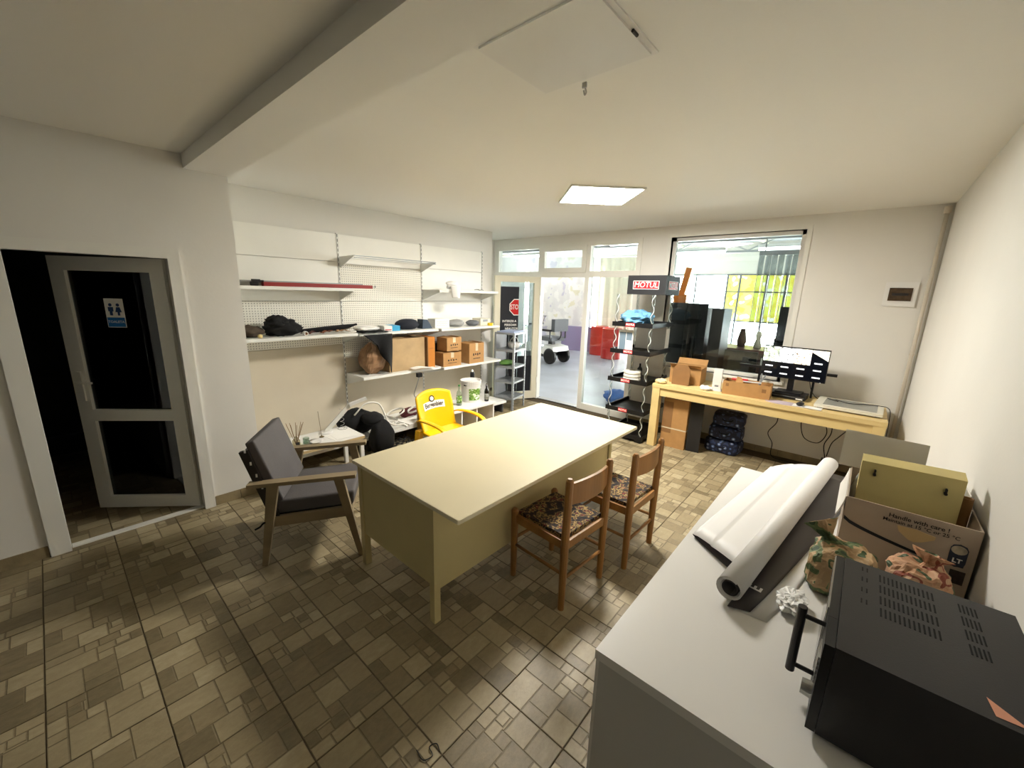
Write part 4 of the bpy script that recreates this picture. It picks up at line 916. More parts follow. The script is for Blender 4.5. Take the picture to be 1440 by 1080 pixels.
# ---- cardboard box behind the microwave
bxm = M('grey_carton', (176, 160, 142), .8, var=.1, vscale=8)
cbx = thing('product_carton', 'open beige cardboard box with printed jar pictures behind the microwave', 'box', (.23, 2.14, KZ))
ax0, ax1, ay0, ay1, az1 = .052, .408, 1.945, 2.335, 1.115
b = MB().box(ax0, ay0, KZ+.001, ax1, ay1, KZ+.006).box(ax0, ay0, KZ+.006, ax1, ay0+.005, az1).box(ax0, ay1-.005, KZ+.006, ax1, ay1, az1).box(ax0, ay0+.005, KZ+.006, ax0+.005, ay1-.005, az1).box(ax1-.005, ay0+.005, KZ+.006, ax1, ay1-.005, az1)
part(cbx, 'carton', b, bxm, world=True)
part(cbx, 'flap', MB().grid(lambda u, v: (ax0-.045+.05*u*0+(ax1-ax0-.08)*u+.03*(1-v)*0, ay1+.03*v, az1+.16*v-.005*u), 4, 4, thick=.004), M('flap_grey', (202, 196, 184), .8), world=True)
part(cbx, 'flap', MB().grid(lambda u, v: (ax0-.004-.008*v-.012*v*v, ay0+.01+(ay1-ay0-.02)*u, az1-.005-.085*v), 4, 5, thick=.004), M('flap_white', (226, 222, 214), .7), world=True)
part(cbx, 'flap', MB().grid(lambda u, v: (ax1-.002-.012*v, ay0+.20+(ay1-ay0-.21)*u, az1+.05*v), 3, 3, thick=.004), M('flap_white', (0, 0, 0)), world=True)
fy = ay0-.0012
part(cbx, 'printed_text', text_mb('Handle with care !', .021, (.255, fy, 1.088), (1, 0, 0), (0, 0, 1), bold=.0004), ink, world=True)
part(cbx, 'printed_text', text_mb('Maintain at 15 °C or 25 °C', .018, (.262, fy, 1.069), (1, 0, 0), (0, 0, 1), bold=.0003), ink, world=True)
bw = [(.205, 1.057), (.255, 1.060), (.305, 1.052), (.305, 1.040), (.275, 1.018), (.255, 1.010), (.240, 1.014), (.212, 1.036)]
part(cbx, 'printed_bowl', MB().prism(bw, 1, fy-.0004, fy+.0008), M('print_tan', (196, 170, 124), .8), world=True)
jar = [(.345, .985), (.348, .972), (.365, .966), (.385, .972), (.388, .985), (.388, 1.035), (.382, 1.047), (.366, 1.052), (.350, 1.046), (.345, 1.035)]
part(cbx, 'printed_jar', MB().prism(jar, 1, fy-.0004, fy+.0008), M('print_navy', (46, 54, 72), .7, var=.4, vscale=60), world=True)
lid = [(.366+.0195*math.cos(2*PI*k/16), 1.030+.016*math.sin(2*PI*k/16)) for k in range(16)]
part(cbx, 'printed_jar_lid', MB().prism(lid, 1, fy-.0012, fy), M('print_cream', (190, 180, 158), .7, var=.4, vscale=50), world=True)
part(cbx, 'printed_logo', text_mb('LT', .022, (.367, fy-.0014, .990), (1, 0, 0), (0, 0, 1), bold=.0008), paper, world=True)
sw = MB(); 
def swoosh(u, v): 
    t = u; return (.056+.33*t, fy, 1.030-.075*t**.6+.012*(1-t)*(v-.5)*1.2+.008*(v-.5)*(t) + .06*max(0, t-.7))
part(cbx, 'printed_swoosh', MB().grid(swoosh, 18, 1), M('print_black', (30, 34, 40), .8), world=True)
part(cbx, 'printed_block', MB().box(.358, fy-.0004, .905, .395, fy+.0008, .955), M('print_dark', (60, 50, 44), .8, var=.5, vscale=70), world=True)
# things standing in the box
yp = thing('metal_enclosure', 'yellowed cream enclosure with keyhole slots standing in the cardboard box', 'enclosure', (.23, 2.09, 1.0))
ym = M('yellowed_plastic', (206, 190, 128), .5, var=.1, vscale=8)
yt = M('yellowed_edge', (226, 212, 150), .45)
part(yp, 'body', MB().hexa([(.082, 2.055, .865), (.362, 2.055, .865), (.362, 2.115, .865), (.082, 2.115, .865), (.076, 2.085, 1.228), (.364, 2.085, 1.235), (.364, 2.155, 1.245), (.076, 2.155, 1.238)]), ym, world=True, bev=.008, seg=3)
part(yp, 'keyhole', MB().cyl((.120, 2.065, 1.185), (.120, 2.084, 1.185), .005).box(.1175, 2.065, 1.185, .1225, 2.0835, 1.203), ink, world=True)
part(yp, 'keyhole', MB().cyl((.318, 2.065, 1.175), (.318, 2.084, 1.175), .005).box(.3155, 2.065, 1.175, .3205, 2.0835, 1.193), ink, world=True)
tb = thing('cardboard_tube', 'narrow cardboard tube standing at the right of the open box', 'tube', (.383, 2.13, .87))
part(tb, 'tube_wall', MB().lathe([(.0125, 0), (.017, 0), (.017, .29), (.0125, .29), (.0125, 0)], n=20), card_d)
single('white_plastic_wrap', MB().heap((0, 0, 0), (.07, .09, .26), 71, .2, 2.5), M('film_white', (206, 208, 206), .3), 'white plastic wrapping at the left inside the cardboard box', 'wrapping', (.095, 2.24, .862), smooth=True)
single('teal_marker_box', MB().box(-.03, -.015, 0, .03, .015, .34), M('teal_board', (30, 84, 104), .5), 'teal box peeking out behind the cream enclosure', 'box', (.30, 2.245, .862), bev=.003)
single('dark_pouch', MB().heap((0, 0, 0), (.036, .07, .19), 73, .15, 2), black_soft, 'dark pouch below the tube inside the cardboard box', 'pouch', (.372, 2.01, .862), smooth=True)
# ---- patterned paper bags between box and microwave
kraft = [(0, (52, 72, 44)), (.38, (96, 112, 70)), (.45, (178, 148, 108)), (.58, (190, 160, 120)), (.64, (70, 90, 54)), (.70, (186, 154, 114))]
pb = ramp_mat('patterned_paper_green', kraft, vscale=15, rough=.7, detail=1)
pb2 = ramp_mat('patterned_paper_red', [(0, (72, 88, 58)), (.40, (190, 146, 112)), (.50, (198, 158, 124)), (.56, (140, 72, 52)), (.62, (200, 162, 128))], vscale=15, rough=.7, detail=1)
def gift_bag(name, label, loc, size, seed, mat, tip):
    t = thing(name, label, 'paper bag', loc)
    part(t, 'bag_body', MB().heap((0, 0, 0), size, seed, .16, 2.2, nu=40, nv=22, power=3.4, zp=3.4), mat)
    tip = Vector(tip); base = Vector((tip.x*.35, tip.y*.3, size[2]*.80)); d = tip-base
    def neck(u, v):
        a = 2*PI*u; r = (.050-.072*v if v < .5 else .014+.055*(v-.5))*(1+.35*math.cos(a*5+v*4))
        o = d.orthogonal().normalized(); q = d.cross(o).normalized()
        return base+d*v+(o*math.cos(a)+q*math.sin(a))*r
    part(t, 'twisted_top', MB().grid(neck, 30, 12, thick=.0015), mat)
    return t
gift_bag('green_patterned_bag', 'twisted kraft bag with green leaf print left of the microwave top', (.075, 1.71, KZ+.001), (.19, .20, .165), 81, pb, (-.085, .05, .215))
gift_bag('red_patterned_bag', 'kraft bag with red and green print between microwave and cardboard box', (.265, 1.77, KZ+.001), (.16, .17, .17), 83, pb2, (.02, .03, .20))
# ---- rolled banner with dark print, white sheets, plastic bag
wh_v = M('banner_white', (232, 230, 228), .5)
dk_v = M('banner_dark', (58, 52, 54), .32)
bn = thing('rolled_banner', 'white banner roll with a dark printed side lying on the white cupboard', 'banner', (-.15, 2.1, KZ))
R0, R1 = Vector((-.200, 1.375, KZ+.052)), Vector((-.030, 2.95, KZ+.052))
ax = (R1-R0).normalized(); sd = Vector((ax.y, -ax.x, 0)); up_ = Vector((0, 0, 1))
def rollf(u, v):
    a = -u*2*PI*2.6+PI*1.5; r = .044-.013*u
    return R0.lerp(R1, v)+(sd*math.cos(a)+up_*math.sin(a))*r
part(bn, 'roll', MB().grid(rollf, 60, 2, thick=.0015), wh_v, smooth=True, world=True)
part(bn, 'roll_lining', MB().grid(lambda u, v: R0.lerp(R1, v*.998+.001)+(sd*math.cos(-u*2*PI*1.2)+up_*math.sin(-u*2*PI*1.2))*(.0275-.006*u), 40, 2, thick=.0012), dk_v, smooth=True, world=True)
def ptop(u, v):     # white upper layer: from the roll out to the left fold
    p = R0.lerp(R1, .10+.86*v-.12*u*(1-v)*0); w = .215-.0*v
    q = p-sd*(.03+w*u)+ax*(.13*u*(1-v)-.16*u*v)
    z = KZ+.004+.075*(1-u)**1.6*.55+.026*math.sin(PI*min(1, u*1.05))*(.55+.45*v)+.020*(1-abs(2*u-1.75)) * (u > .55)*.6
    q.z = max(z, KZ+.012); return q
part(bn, 'white_fold', MB().grid(ptop, 26, 12, thick=.0015), wh_v, smooth=True, world=True)
def pbot(u, v):
    p = ptop(1, v); q0 = R0.lerp(R1, .10+.86*v)-sd*.02
    a = Vector((p.x, p.y, 0)).lerp(Vector((q0.x, q0.y, 0)), u); return Vector((a.x, a.y, KZ+.003+.008*max(0, 1-u*8)))
part(bn, 'dark_underside', MB().grid(pbot, 12, 8, thick=.001), dk_v, smooth=True, world=True)
def pdark(u, v):    # dark printed sheet to the right of the roll
    a = R0.lerp(R1, v*.985+.0)+sd*(.01+.0); w = .06+.105*v**.8
    q = a+sd*w*u-ax*.03*(1-v)*(1-u); q.z = KZ+.0080+.002*math.sin(v*9)*u; return q
pds = part(bn, 'dark_print_sheet', MB().grid(pdark, 8, 16, thick=.0015), dk_v, smooth=True, world=True)
eb = Vector((-.140, 1.50, KZ+.0115))
part(pds, 'white_letter', text_mb('E', .058, eb, ax, Vector((-ax.y, ax.x, 0)), bold=.0015), wh_v, world=True)
single('white_cover_sheet', MB().grid(lambda u, v: R0.lerp(R1, .0+.86*v)+sd*(.03+(.088+.018*math.sin(v*7)+.05*v)*u)-Vector((0, 0, .052))+Vector((0, 0, .0022+.0003*u))-ax*.02*(1-v)*(1-u), 8, 12, thick=.001), wh_v, 'thin white sheet lying under the dark side of the banner', 'sheet', (-.05, 2.0, KZ), smooth=True, world=True)
single('crumpled_plastic_bag', MB().heap((0, 0, 0), (.085, .13, .04), 91, .35, 3.2, nu=36, nv=18), M('milky_plastic', (236, 236, 234), .4), 'crumpled white plastic bag by the microwave handle', 'plastic bag', (-.035, 1.50, KZ+.004))
# ================================================================== far table and what stands around it
pine = M('pale_pine', (222, 196, 136), .45, var=.14, vscale=7, stretch=(.1, 1, 1))
TX0, TX1, TY0, TY1, TZ = -1.875, .285, 4.82, 5.545, .80
tb_ = thing('pine_table', 'long pale pine table against the far wall under the window', 'table', (-.8, 5.18, 0))
part(tb_, 'tabletop', MB().box(TX0, TY0, TZ-.045, TX1, TY1, TZ), pine, world=True, bev=.004)
part(tb_, 'apron', MB().box(TX0+.09, TY0+.02, TZ-.145, TX1-.09, TY0+.042, TZ-.045), pine, world=True)
part(tb_, 'apron', MB().box(TX0+.09, TY1-.042, TZ-.145, TX1-.09, TY1-.02, TZ-.045), pine, world=True)
for x in (TX0+.004, TX1-.094):
    for y in (TY0+.004, TY1-.094): part(tb_, 'leg', MB().box(x, y, 0, x+.09, y+.09, TZ-.045), pine, world=True, bev=.004)
    part(tb_, 'side_apron', MB().box(x+.03, TY0+.094, TZ-.145, x+.05, TY1-.094, TZ-.045), pine, world=True)
z = TZ+.001
# ---- monitor
mo = thing('monitor', 'black monitor showing a grid of camera feeds on the pine table', 'monitor', (-.53, 5.29, z+.0555), math.radians(-3))
part(mo, 'stand_base', MB().box(-.12, -.09, 0, .12, .09, .014), black, bev=.005)
part(mo, 'stand_neck', MB().box(-.028, .0, .014, .028, .022, .22), black, bev=.003)
hs = part(mo, 'screen_housing', MB().box(-.298, -.03, .15, .298, .004, .497), black, bev=.004)
sw_, sh_ = .588, .332; sx0, sz0 = -.294, .157
part(mo, 'screen', MB().box(sx0, -.0312, sz0, sx0+sw_, -.030, sz0+sh_), M('screen_off', (10, 13, 20), .15, emit=.25))
feeds = [ramp_mat('feed_a', [(0, (60, 70, 70)), (.38, (150, 160, 140)), (.5, (214, 222, 222)), (.6, (240, 246, 244))], 28, .3, 3, emit=1.0),
         ramp_mat('feed_b', [(0, (70, 64, 60)), (.36, (170, 176, 180)), (.5, (226, 228, 232)), (.6, (250, 248, 240))], 30, .3, 3, emit=1.0),
         ramp_mat('feed_c', [(0, (80, 40, 40)), (.34, (196, 190, 170)), (.48, (240, 236, 226)), (.62, (222, 226, 240))], 26, .3, 3, emit=1.0)]
for k in range(3): part(hs, 'camera_feed', MB().box(sx0+k*.146+.002, -.0318, sz0+.166, sx0+(k+1)*.146-.0, -.0312, sz0+sh_-.002), feeds[k])
part(hs, 'camera_feed', MB().add([(sx0+.442, -.0318, sz0+sh_-.004), (sx0+.442, -.0318, sz0+.305), (sx0+.586, -.0318, sz0+.225), (sx0+.586, -.0318, sz0+sh_-.004)], [(0, 1, 2, 3)]), M('feed_pale', (246, 240, 220), .3, emit=.9))
mk = M('screen_text', (230, 232, 236), .4, emit=.9)
for k in range(4):
    for r in range(3 if k == 3 else 2):
        zz = sz0+.035+r*.075
        part(hs, 'feed_caption', MB().box(sx0+k*.146+.035, -.0318, zz, sx0+k*.146+.105, -.0312, zz+.013), mk)
part(mo, 'power_led', MB().box(.255, -.0315, .1505, .262, -.030, .1555), mk)
part(mo, 'black_bar', MB().box(-.40, .006, .268, .40, .02, .288), black) if False else None
single('black_rod', MB().box(-.55, -.012, 0, .40, .012, .022), black, 'long black bar lying behind the monitor', 'bar', (-.56, 5.36, z+.265), rz=math.radians(-1)) if False else None
br = thing('speaker_bar', 'long black sound bar on legs behind the monitor', 'sound bar', (-.56, 5.44, z))
part(br, 'bar', MB().box(-.52, -.02, .262, .41, .02, .29), black, bev=.004)
for x in (-.30, .22): part(br, 'leg', MB().box(x-.01, -.02, 0, x+.01, .02, .262), black)
dv = thing('video_recorder', 'flat black video recorder under the monitor stand', 'recorder', (-.53, 5.29, z), math.radians(-3))
part(dv, 'case', MB().box(-.19, -.13, .006, .17, .10, .055), black, bev=.003)
part(dv, 'front_stripe', MB().box(-.18, -.131, .03, .16, -.13, .034), grey_metal)
for x in (-.17, .15): part(dv, 'foot', MB().box(x-.01, -.06, 0, x+.01, .06, .006), black)
part(dv, 'label', MB().box(.09, -.1315, .012, .15, -.13, .024), paper)
# ---- mouse, pad, paper
single('mouse_mat', MB().prism([(-.16+.0*k, 0) for k in range(0)] or [(.17*math.cos(2*PI*k/24), .085*math.sin(2*PI*k/24)) for k in range(24)], 2, 0, .003), M('mat_pink', (196, 180, 190), .6, var=.2, vscale=20), 'oval pinkish mouse mat on the pine table', 'mouse mat', (-.52, 4.93, z))
single('white_note_sheet', MB().box(-.12, -.06, 0, .12, .06, .0015), paper, 'white sheet under the computer mouse', 'paper', (-.32, 4.915, z+.0035), rz=-.06)
mo_ = thing('computer_mouse', 'black computer mouse on the white sheet', 'mouse', (-.38, 4.925, z+.0055), math.radians(80))
part(mo_, 'mouse_body', MB().heap((0, 0, 0), (.11, .062, .036), 1, 0, 1, power=2.4), black, smooth=True)
part(mo_, 'scroll_wheel', MB().cyl((.03, -.004, .033), (.03, .004, .033), .006), grey_metal)
# ---- white framed drawing tablet
tl = thing('light_box', 'flat white framed light box with grey glass at the right end of the pine table', 'light box', (0, 5.19, z), math.radians(-2))
part(tl, 'frame', MB().box(-.265, -.235, .012, .255, .235, .04), M('cream_frame', (218, 214, 198), .4), bev=.006)
part(tl, 'glass_top', MB().box(-.20, -.185, .04, .21, .195, .0415), M('grey_screen', (150, 152, 146), .12))
for x in (-.22, .22): part(tl, 'foot', MB().box(x-.02, -.2, 0, x+.02, .2, .012), black)
single('tablet_pen', MB().cyl((0, -.06, .005), (0, .06, .005), .004, n=8).cyl((0, .06, .005), (0, .075, .005), .004, .001, n=8), black, 'black pen lying on the light box', 'pen', (-.14, 5.27, z+.0425), rz=.8)
single('light_box_cable', MB().tube(spline([(-.12, 5.30, z+.047), (.0, 5.22, z+.047), (.12, 5.30, z+.046), (.22, 5.34, z+.046), (.30, 5.30, z+.03), (.315, 5.25, .70), (.32, 5.24, .50), (.335, 5.30, .42), (.36, 5.40, .36)], 8), .0035, 6), cable_m, 'black cable running over the light box and down the table end', 'cable', (.3, 5.2, .3), smooth=True, world=True)
single('monitor_cable', MB().tube(spline([(-.37, 5.30, 1.02), (-.34, 5.26, .93), (-.30, 5.28, .86), (-.26, 5.40, .81), (-.20, 5.48, .806)], 8), .0035, 6), cable_m, 'black cable drooping from the monitor to the table', 'cable', (-.3, 5.3, z), smooth=True, world=True)
# ---- open carton with odds and ends, white router, left carton
t = thing('tool_carton', 'open shallow cardboard box full of oddments on the pine table', 'box', (-.89, 5.03, z), math.radians(4))
sx, sy, sz, h = .23, .11, .15, .004
part(t, 'carton', MB().box(-sx, -sy, 0, sx, sy, h).box(-sx, -sy, h, sx, -sy+h, sz).box(-sx, sy-h, h, sx, sy, sz).box(-sx, -sy+h, h, -sx+h, sy-h, sz).box(sx-h, -sy+h, h, sx, sy-h, sz), card)
part(t, 'flap', MB().add([(-sx+.12, -sy, sz), (-sx+.20, -sy, sz), (-sx+.17, -sy+.03, sz+.05), (-sx+.13, -sy+.02, sz+.06)], [(0, 1, 2, 3)]), card)
part(t, 'cut_slot', MB().box(.15, -sy-.001, .07, .19, -sy, .11).box(-.20, -sy-.001, .09, -.17, -sy, .125), card_d)
single('red_booklet', MB().box(-.08, -.05, 0, .08, .05, .01), redm, 'red booklet on top of the oddments carton', 'booklet', (-.98, 5.06, z+.152), rz=.2)
single('white_strip_lid', MB().box(-.11, -.015, 0, .11, .015, .008), wp, 'white plastic strip lying across the oddments carton', 'strip', (-.87, 5.0, z+.152), rz=.25)
sc_ = thing('scissors', 'grey scissors sticking out of the oddments carton', 'scissors', (-.80, 5.07, z+.004))
part(sc_, 'blade', MB().beam((0, 0, .1), (.06, 0, .24), .004, .014), grey_metal); part(sc_, 'blade', MB().beam((.02, .006, .1), (.02, .006, .25), .004, .014), grey_metal)
part(sc_, 'handle', MB().tube([(.01+.02*math.cos(2*PI*k/14), .003, .10*0+.06+.03*math.sin(2*PI*k/14)) for k in range(15)], .005, 6), redm, smooth=True)
rt_ = thing('router', 'upright white box beside the oddments carton', 'router', (-1.195, 5.0, z), math.radians(8))
part(rt_, 'body', MB().box(-.045, -.03, .008, .045, .03, .255), wp, bev=.012, seg=3)
part(rt_, 'stand', MB().box(-.055, -.045, 0, .055, .045, .01), wp, bev=.003)
part(rt_, 'port_slot', MB().box(-.02, -.0308, .05, .02, -.03, .07), grey_metal)
single('white_crumpled_note', MB().heap((0, 0, 0), (.12, .08, .05), 97, .4, 3), paper, 'crumpled white note in front of the upright white box', 'paper', (-1.29, 4.93, z))
t = carton('open_carton', 'open brown carton with dark contents at the left end of the pine table', (-1.60, 5.24, z), .36, .32, .20, math.radians(5), m=card, open_=True, tape=False, prints=False)
single('black_padded_case', MB().heap((0, 0, 0), (.27, .23, .20), 99, .08, 1.6, power=4), black_soft, 'black padded case inside the open carton on the pine table', 'case', (-1.60, 5.24, z+.006), rz=.087, smooth=True)
single('brown_card_panel', MB().prism([(-.10, 0), (.10, 0), (.10, .20), (.06, .25), (-.06, .25), (-.10, .19)], 1, -.003, .003), card_d, 'standing brown cardboard panel in front of the open carton', 'cardboard', (-1.60, 4.98, z), rz=.08)
# table-corner plastic wrap
single('pine_corner_cap', MB().heap((0, 0, 0), (.13, .12, .06), 101, .25, 3), M('wrap_cream', (226, 212, 168), .5), 'crumpled cream wrap on the left front corner of the pine table', 'wrap', (-1.80, 4.89, z))
# ---- under the table
t = carton('tall_carton', 'tall brown cardboard box under the left end of the pine table', (-1.60, 5.06, .001), .30, .24, .62, 0, m=card, flaps=False, tape=False, prints=False)
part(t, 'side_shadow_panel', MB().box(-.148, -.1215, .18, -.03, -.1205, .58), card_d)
part(t, 'packing_strap', MB().box(-.151, -.1225, .235, .151, -.1205, .25).box(-.152, -.12, .235, -.15, .12, .25).box(.15, -.12, .235, .152, .12, .25), tape_m)
single('smoked_plastic_panel', MB().box(-.075, -.006, 0, .075, .006, .62), M('smoke_panel', (34, 34, 36), .2), 'dark glossy panel leaning beside the tall brown box under the table', 'panel', (-1.365, 4.985, .001), rz=.12, bev=.002)
flo = ramp_mat('navy_floral', [(0, (176, 188, 210)), (.16, (84, 104, 150)), (.30, (20, 27, 52)), (.62, (40, 54, 92))], vscale=15, rough=.7, voronoi=True)
zz = .001
for k, (w, d, h, l) in enumerate(((.40, .34, .17, 'bottom'), (.37, .32, .165, 'middle'), (.35, .31, .15, 'top'))):
    b = thing('floral_bag', l+' navy floral storage bag in the stack under the pine table', 'bag', (-1.10+.012*k, 5.33, zz), .04*k, 'navy floral bags')
    part(b, 'bag_body', MB().heap((0, 0, 0), (w, d, h*.96), 110+k, .05, 1.6, power=5, nu=36, nv=18, zp=5), flo, smooth=True)
    part(b, 'handle', MB().tube(spline([(-.06, -d/2+.01, h*.6), (-.03, -d/2-.02, h*.5), (.03, -d/2-.02, h*.5), (.06, -d/2+.01, h*.6)], 5), .006, 5), black_soft, smooth=True)
    zz += h+.006
for k, p in enumerate(([(-.62, 5.485, .64), (-.61, 5.485, .45), (-.68, 5.485, .30), (-.62, 5.48, .18), (-.60, 5.46, .03), (-.40, 5.44, .012), (-.10, 5.47, .012)],
                       [(-.34, 5.46, .64), (-.38, 5.47, .50), (-.33, 5.48, .33), (-.20, 5.48, .30), (-.14, 5.48, .42), (-.17, 5.47, .55), (-.20, 5.46, .64)],
                       [(-.12, 5.46, .64), (-.10, 5.46, .45), (-.14, 5.46, .30), (-.11, 5.46, .15), (-.10, 5.46, .05)],
                       [(.02, 5.46, .50), (-.03, 5.46, .42), (-.08, 5.46, .33), (-.10, 5.45, .18)])):
    single('hanging_cable', MB().tube(spline(p, 8), .005, 6), cable_m, ['thin black cable hanging left of the others and trailing along the skirting', 'black cable hanging in a wide loop under the pine table', 'black cable hanging straight down to the plug under the table', 'short black cable slanting into the hanging plug'][k], 'cable', (p[0][0], p[0][1], .1), smooth=True, world=True, group='black cables under the pine table')
single('black_plug_block', MB().box(-.035, -.025, 0, .035, .025, .13), black, 'black plug block hanging low under the pine table', 'plug', (-.105, 5.42, .03), bev=.008)
# ---- motul display stand
mt = thing('oil_display_stand', 'black five-tier oil display stand with red and white logo header', 'display stand', (-2.185, 5.1, 0))
sx0, sx1, sy0, sy1 = -2.455, -1.925, 4.76, 5.42
def tray(z0):
    b = MB().box(sx0, sy0, z0, sx1, sy1, z0+.012)
    return b.box(sx0, sy0, z0+.012, sx1, sy0+.014, z0+.055).box(sx0, sy1-.014, z0+.012, sx1, sy1, z0+.055).box(sx0, sy0+.014, z0+.012, sx0+.014, sy1-.014, z0+.055).box(sx1-.014, sy0+.014, z0+.012, sx1, sy1-.014, z0+.055)
TRZ = [.035, .365, .755, 1.125, 1.465]
logo_red = M('logo_red', (206, 26, 36), .4)
for q, z0 in enumerate(TRZ):
    tr = part(mt, 'tray', tray(z0), black, world=True, bev=.004)
    if q:
        lt = part(tr, 'logo_tag', MB().box(-2.27, sy0-.003, z0+.008, -2.15, sy0-.0005, z0+.05), logo_red, world=True)
        part(lt, 'tag_lettering', text_mb('MOTUL', .034, (-2.21, sy0-.0036, z0+.029), (1, 0, 0), (0, 0, 1), bold=.0008, shear=.15), paper, world=True) if False else part(tr, 'tag_lettering', text_mb('MOTUL', .034, (-2.21, sy0-.0036, z0+.029), (1, 0, 0), (0, 0, 1), bold=.0008, shear=.15), paper, world=True)
for x in (sx0+.05, sx1-.05):
    for y in (sy0+.05, sy1-.05): part(mt, 'foot', MB().box(x-.04, y-.04, 0, x+.04, y+.04, .035), black, world=True, bev=.004)
acr = glass_mat('acrylic', (236, 240, 240), 1.4)
clear_tw = M('twisted_acrylic', (242, 242, 238), .15)
for x in (sx0+.035, sx1-.035):
    for y in (sy0+.035, sy1-.035):
        for q in range(5):
            za, zb = TRZ[q]+.014, (TRZ[q+1] if q < 4 else 1.86)
            b = MB().cyl((x, y, za), (x, y, zb), .019, n=10, caps=False)
            co = part(mt, 'column', b, acr, world=True, smooth=True)
            part(co, 'twist', MB().tube([(x+.015*math.cos(t*.42), y+.015*math.sin(t*.42), za+(zb-za)*t/30) for t in range(31)], .005, 4), clear_tw, world=True, smooth=True)
hx0, hx1, hy0, hy1, hz0, hz1 = -2.40, -1.905, 4.985, 5.45, 1.862, 2.095
hd = part(mt, 'header_sign', MB().box(hx0, hy0, hz0, hx1, hy1, hz1), M('header_black', (26, 27, 30), .65), world=True, bev=.003)
part(hd, 'logo_panel', MB().box(hx0+.075, hy0-.003, hz0+.065, hx1-.085, hy0-.0006, hz1-.065), paper, world=True)
part(hd, 'logo_field', MB().box(hx0+.082, hy0-.004, hz0+.071, hx1-.092, hy0-.003, hz1-.071), logo_red, world=True)
part(hd, 'logo_lettering', text_mb('MOTUL', .092, ((hx0+hx1)/2-.005, hy0-.0046, (hz0+hz1)/2), (1, 0, 0), (0, 0, 1), bold=.0006, shear=.12, maxw=.30), paper, world=True)
part(hd, 'logo_panel', MB().box(hx1+.0006, hy0+.085, hz0+.065, hx1+.003, hy1-.075, hz1-.065), paper, world=True)
part(hd, 'logo_field', MB().box(hx1+.003, hy0+.092, hz0+.071, hx1+.004, hy1-.082, hz1-.071), logo_red, world=True)
part(hd, 'logo_lettering', text_mb('MOTUL', .092, (hx1+.0046, (hy0+hy1)/2, (hz0+hz1)/2), (0, 1, 0), (0, 0, 1), bold=.0012, shear=.12, maxw=.265), paper, world=True)
for q in (1, 2, 3):
    part(mt, 'back_sheet', MB().box(sx0+.06, sy1-.04, TRZ[q]+.014, sx1-.06, sy1-.036, TRZ[q+1]), M('frosted_sheet', (234, 232, 226), .5), world=True)
part(mt, 'side_leaflet', MB().box(sx1-.002, 5.22, 1.19, sx1+.0005, 5.34, 1.44), paper, world=True)
bp = single('blue_plastic_bag', MB().heap((0, 0, 0), (.40, .44, .19), 121, .25, 2.6, nu=36, nv=18), M('blue_bag_film', (112, 168, 206), .3, var=.35, vscale=8), 'light blue plastic bag on the top tray of the display stand', 'plastic bag', (-2.24, 5.02, TRZ[4]+.013))
pr_ = thing('framed_leaflet', 'framed info leaflet leaning on the second tray of the display stand', 'leaflet', (-2.30, 4.86, TRZ[3]+.013))
part(pr_, 'leaflet_sheet', MB().box(-.10, -.004, 0, .10, .004, .28), paper)
part(pr_, 'printed_frame', MB().box(-.085, -.005, .02, .0, -.004, .25).box(.01, -.005, .15, .085, -.004, .25), M('print_slate', (110, 128, 142), .6))
for k in range(3):
    single('white_tape_roll', MB().lathe([(.05, 0), (.105, .002), (.11, .012), (.11, .032), (.105, .042), (.05, .044), (.05, 0)], n=30), M('tape_white', (224, 220, 206), .5), ['bottom', 'middle', 'top'][k]+' white masking tape roll of the stack on the display stand', 'tape roll', (-2.20, 4.93, TRZ[2]+.0125+k*.0445), smooth=False, group='white tape rolls')
single('black_spray_bottle', MB().lathe([(.03, 0), (.032, .006), (.032, .13), (.012, .16), (.012, .20), (0, .20)], n=16), black, 'small black bottle behind the tape rolls on the display stand', 'bottle', (-2.19, 5.13, TRZ[2]+.0125), smooth=True)
# ================================================================== the hall beyond the glass
con = M('hall_concrete', (176, 182, 192), .35, var=.25, vscale=1.2)
struct('floor_hall', MB().box(-15, YF+.15, -.12, 7, 16, 0), con, 'smooth grey concrete floor of the hall')
hw = M('hall_wall', (206, 202, 190), .8)
hz = 3.7
struct('ceiling_hall', MB().box(-15, YF+.15, hz, 7, 16, hz+.1), M('hall_ceiling', (186, 190, 194), .6, var=.2, vscale=2), 'grey metal ceiling of the hall')
struct('wall_hall_left', MB().box(-15.1, YF+.15, 0, -15, 16, hz), hw, 'left wall of the hall')
struct('wall_hall_right', MB().box(7, YF+.15, 0, 7.1, 16, hz), hw, 'right wall of the hall')
struct('wall_hall_front', MB().box(-15, YF, 0, -5.5, YF+.15, hz).box(XR+.15, YF, 0, 7, YF+.15, hz).box(-5.5, YF+.01, ZC+.12, XR+.15, YF+.15, hz), hw, 'near wall of the hall')
struct('wall_hall_far', MB().box(-15, 16, 0, 7, 16.1, hz), hw, 'far wall of the hall')
lit = M('daylight_pane', (255, 255, 250), .5, emit=HALL_WINDOW)
lit_y = ramp_mat('yellow_poster_pane', [(0, (250, 250, 220)), (.42, (236, 232, 90)), (.55, (226, 206, 60)), (.64, (250, 248, 230))], 2.2, .5, 2, emit=2.2)
dkf = M('window_bar_grey', (96, 100, 104), .5)
hwin = thing('window_3', 'bright glazed far front of the hall with yellow posters on some panes', None, (-3, 15.98, 0), kind='structure')
cols = [-14.6, -13, -11.5, -10.1, -8.7, -7.3, -6.0, -5.0, -3.95, -3.55, -2.75, -2.2, -1.2, 0, 1.3, 2.6]  # glowing columns at the far left added to brighten the left transom
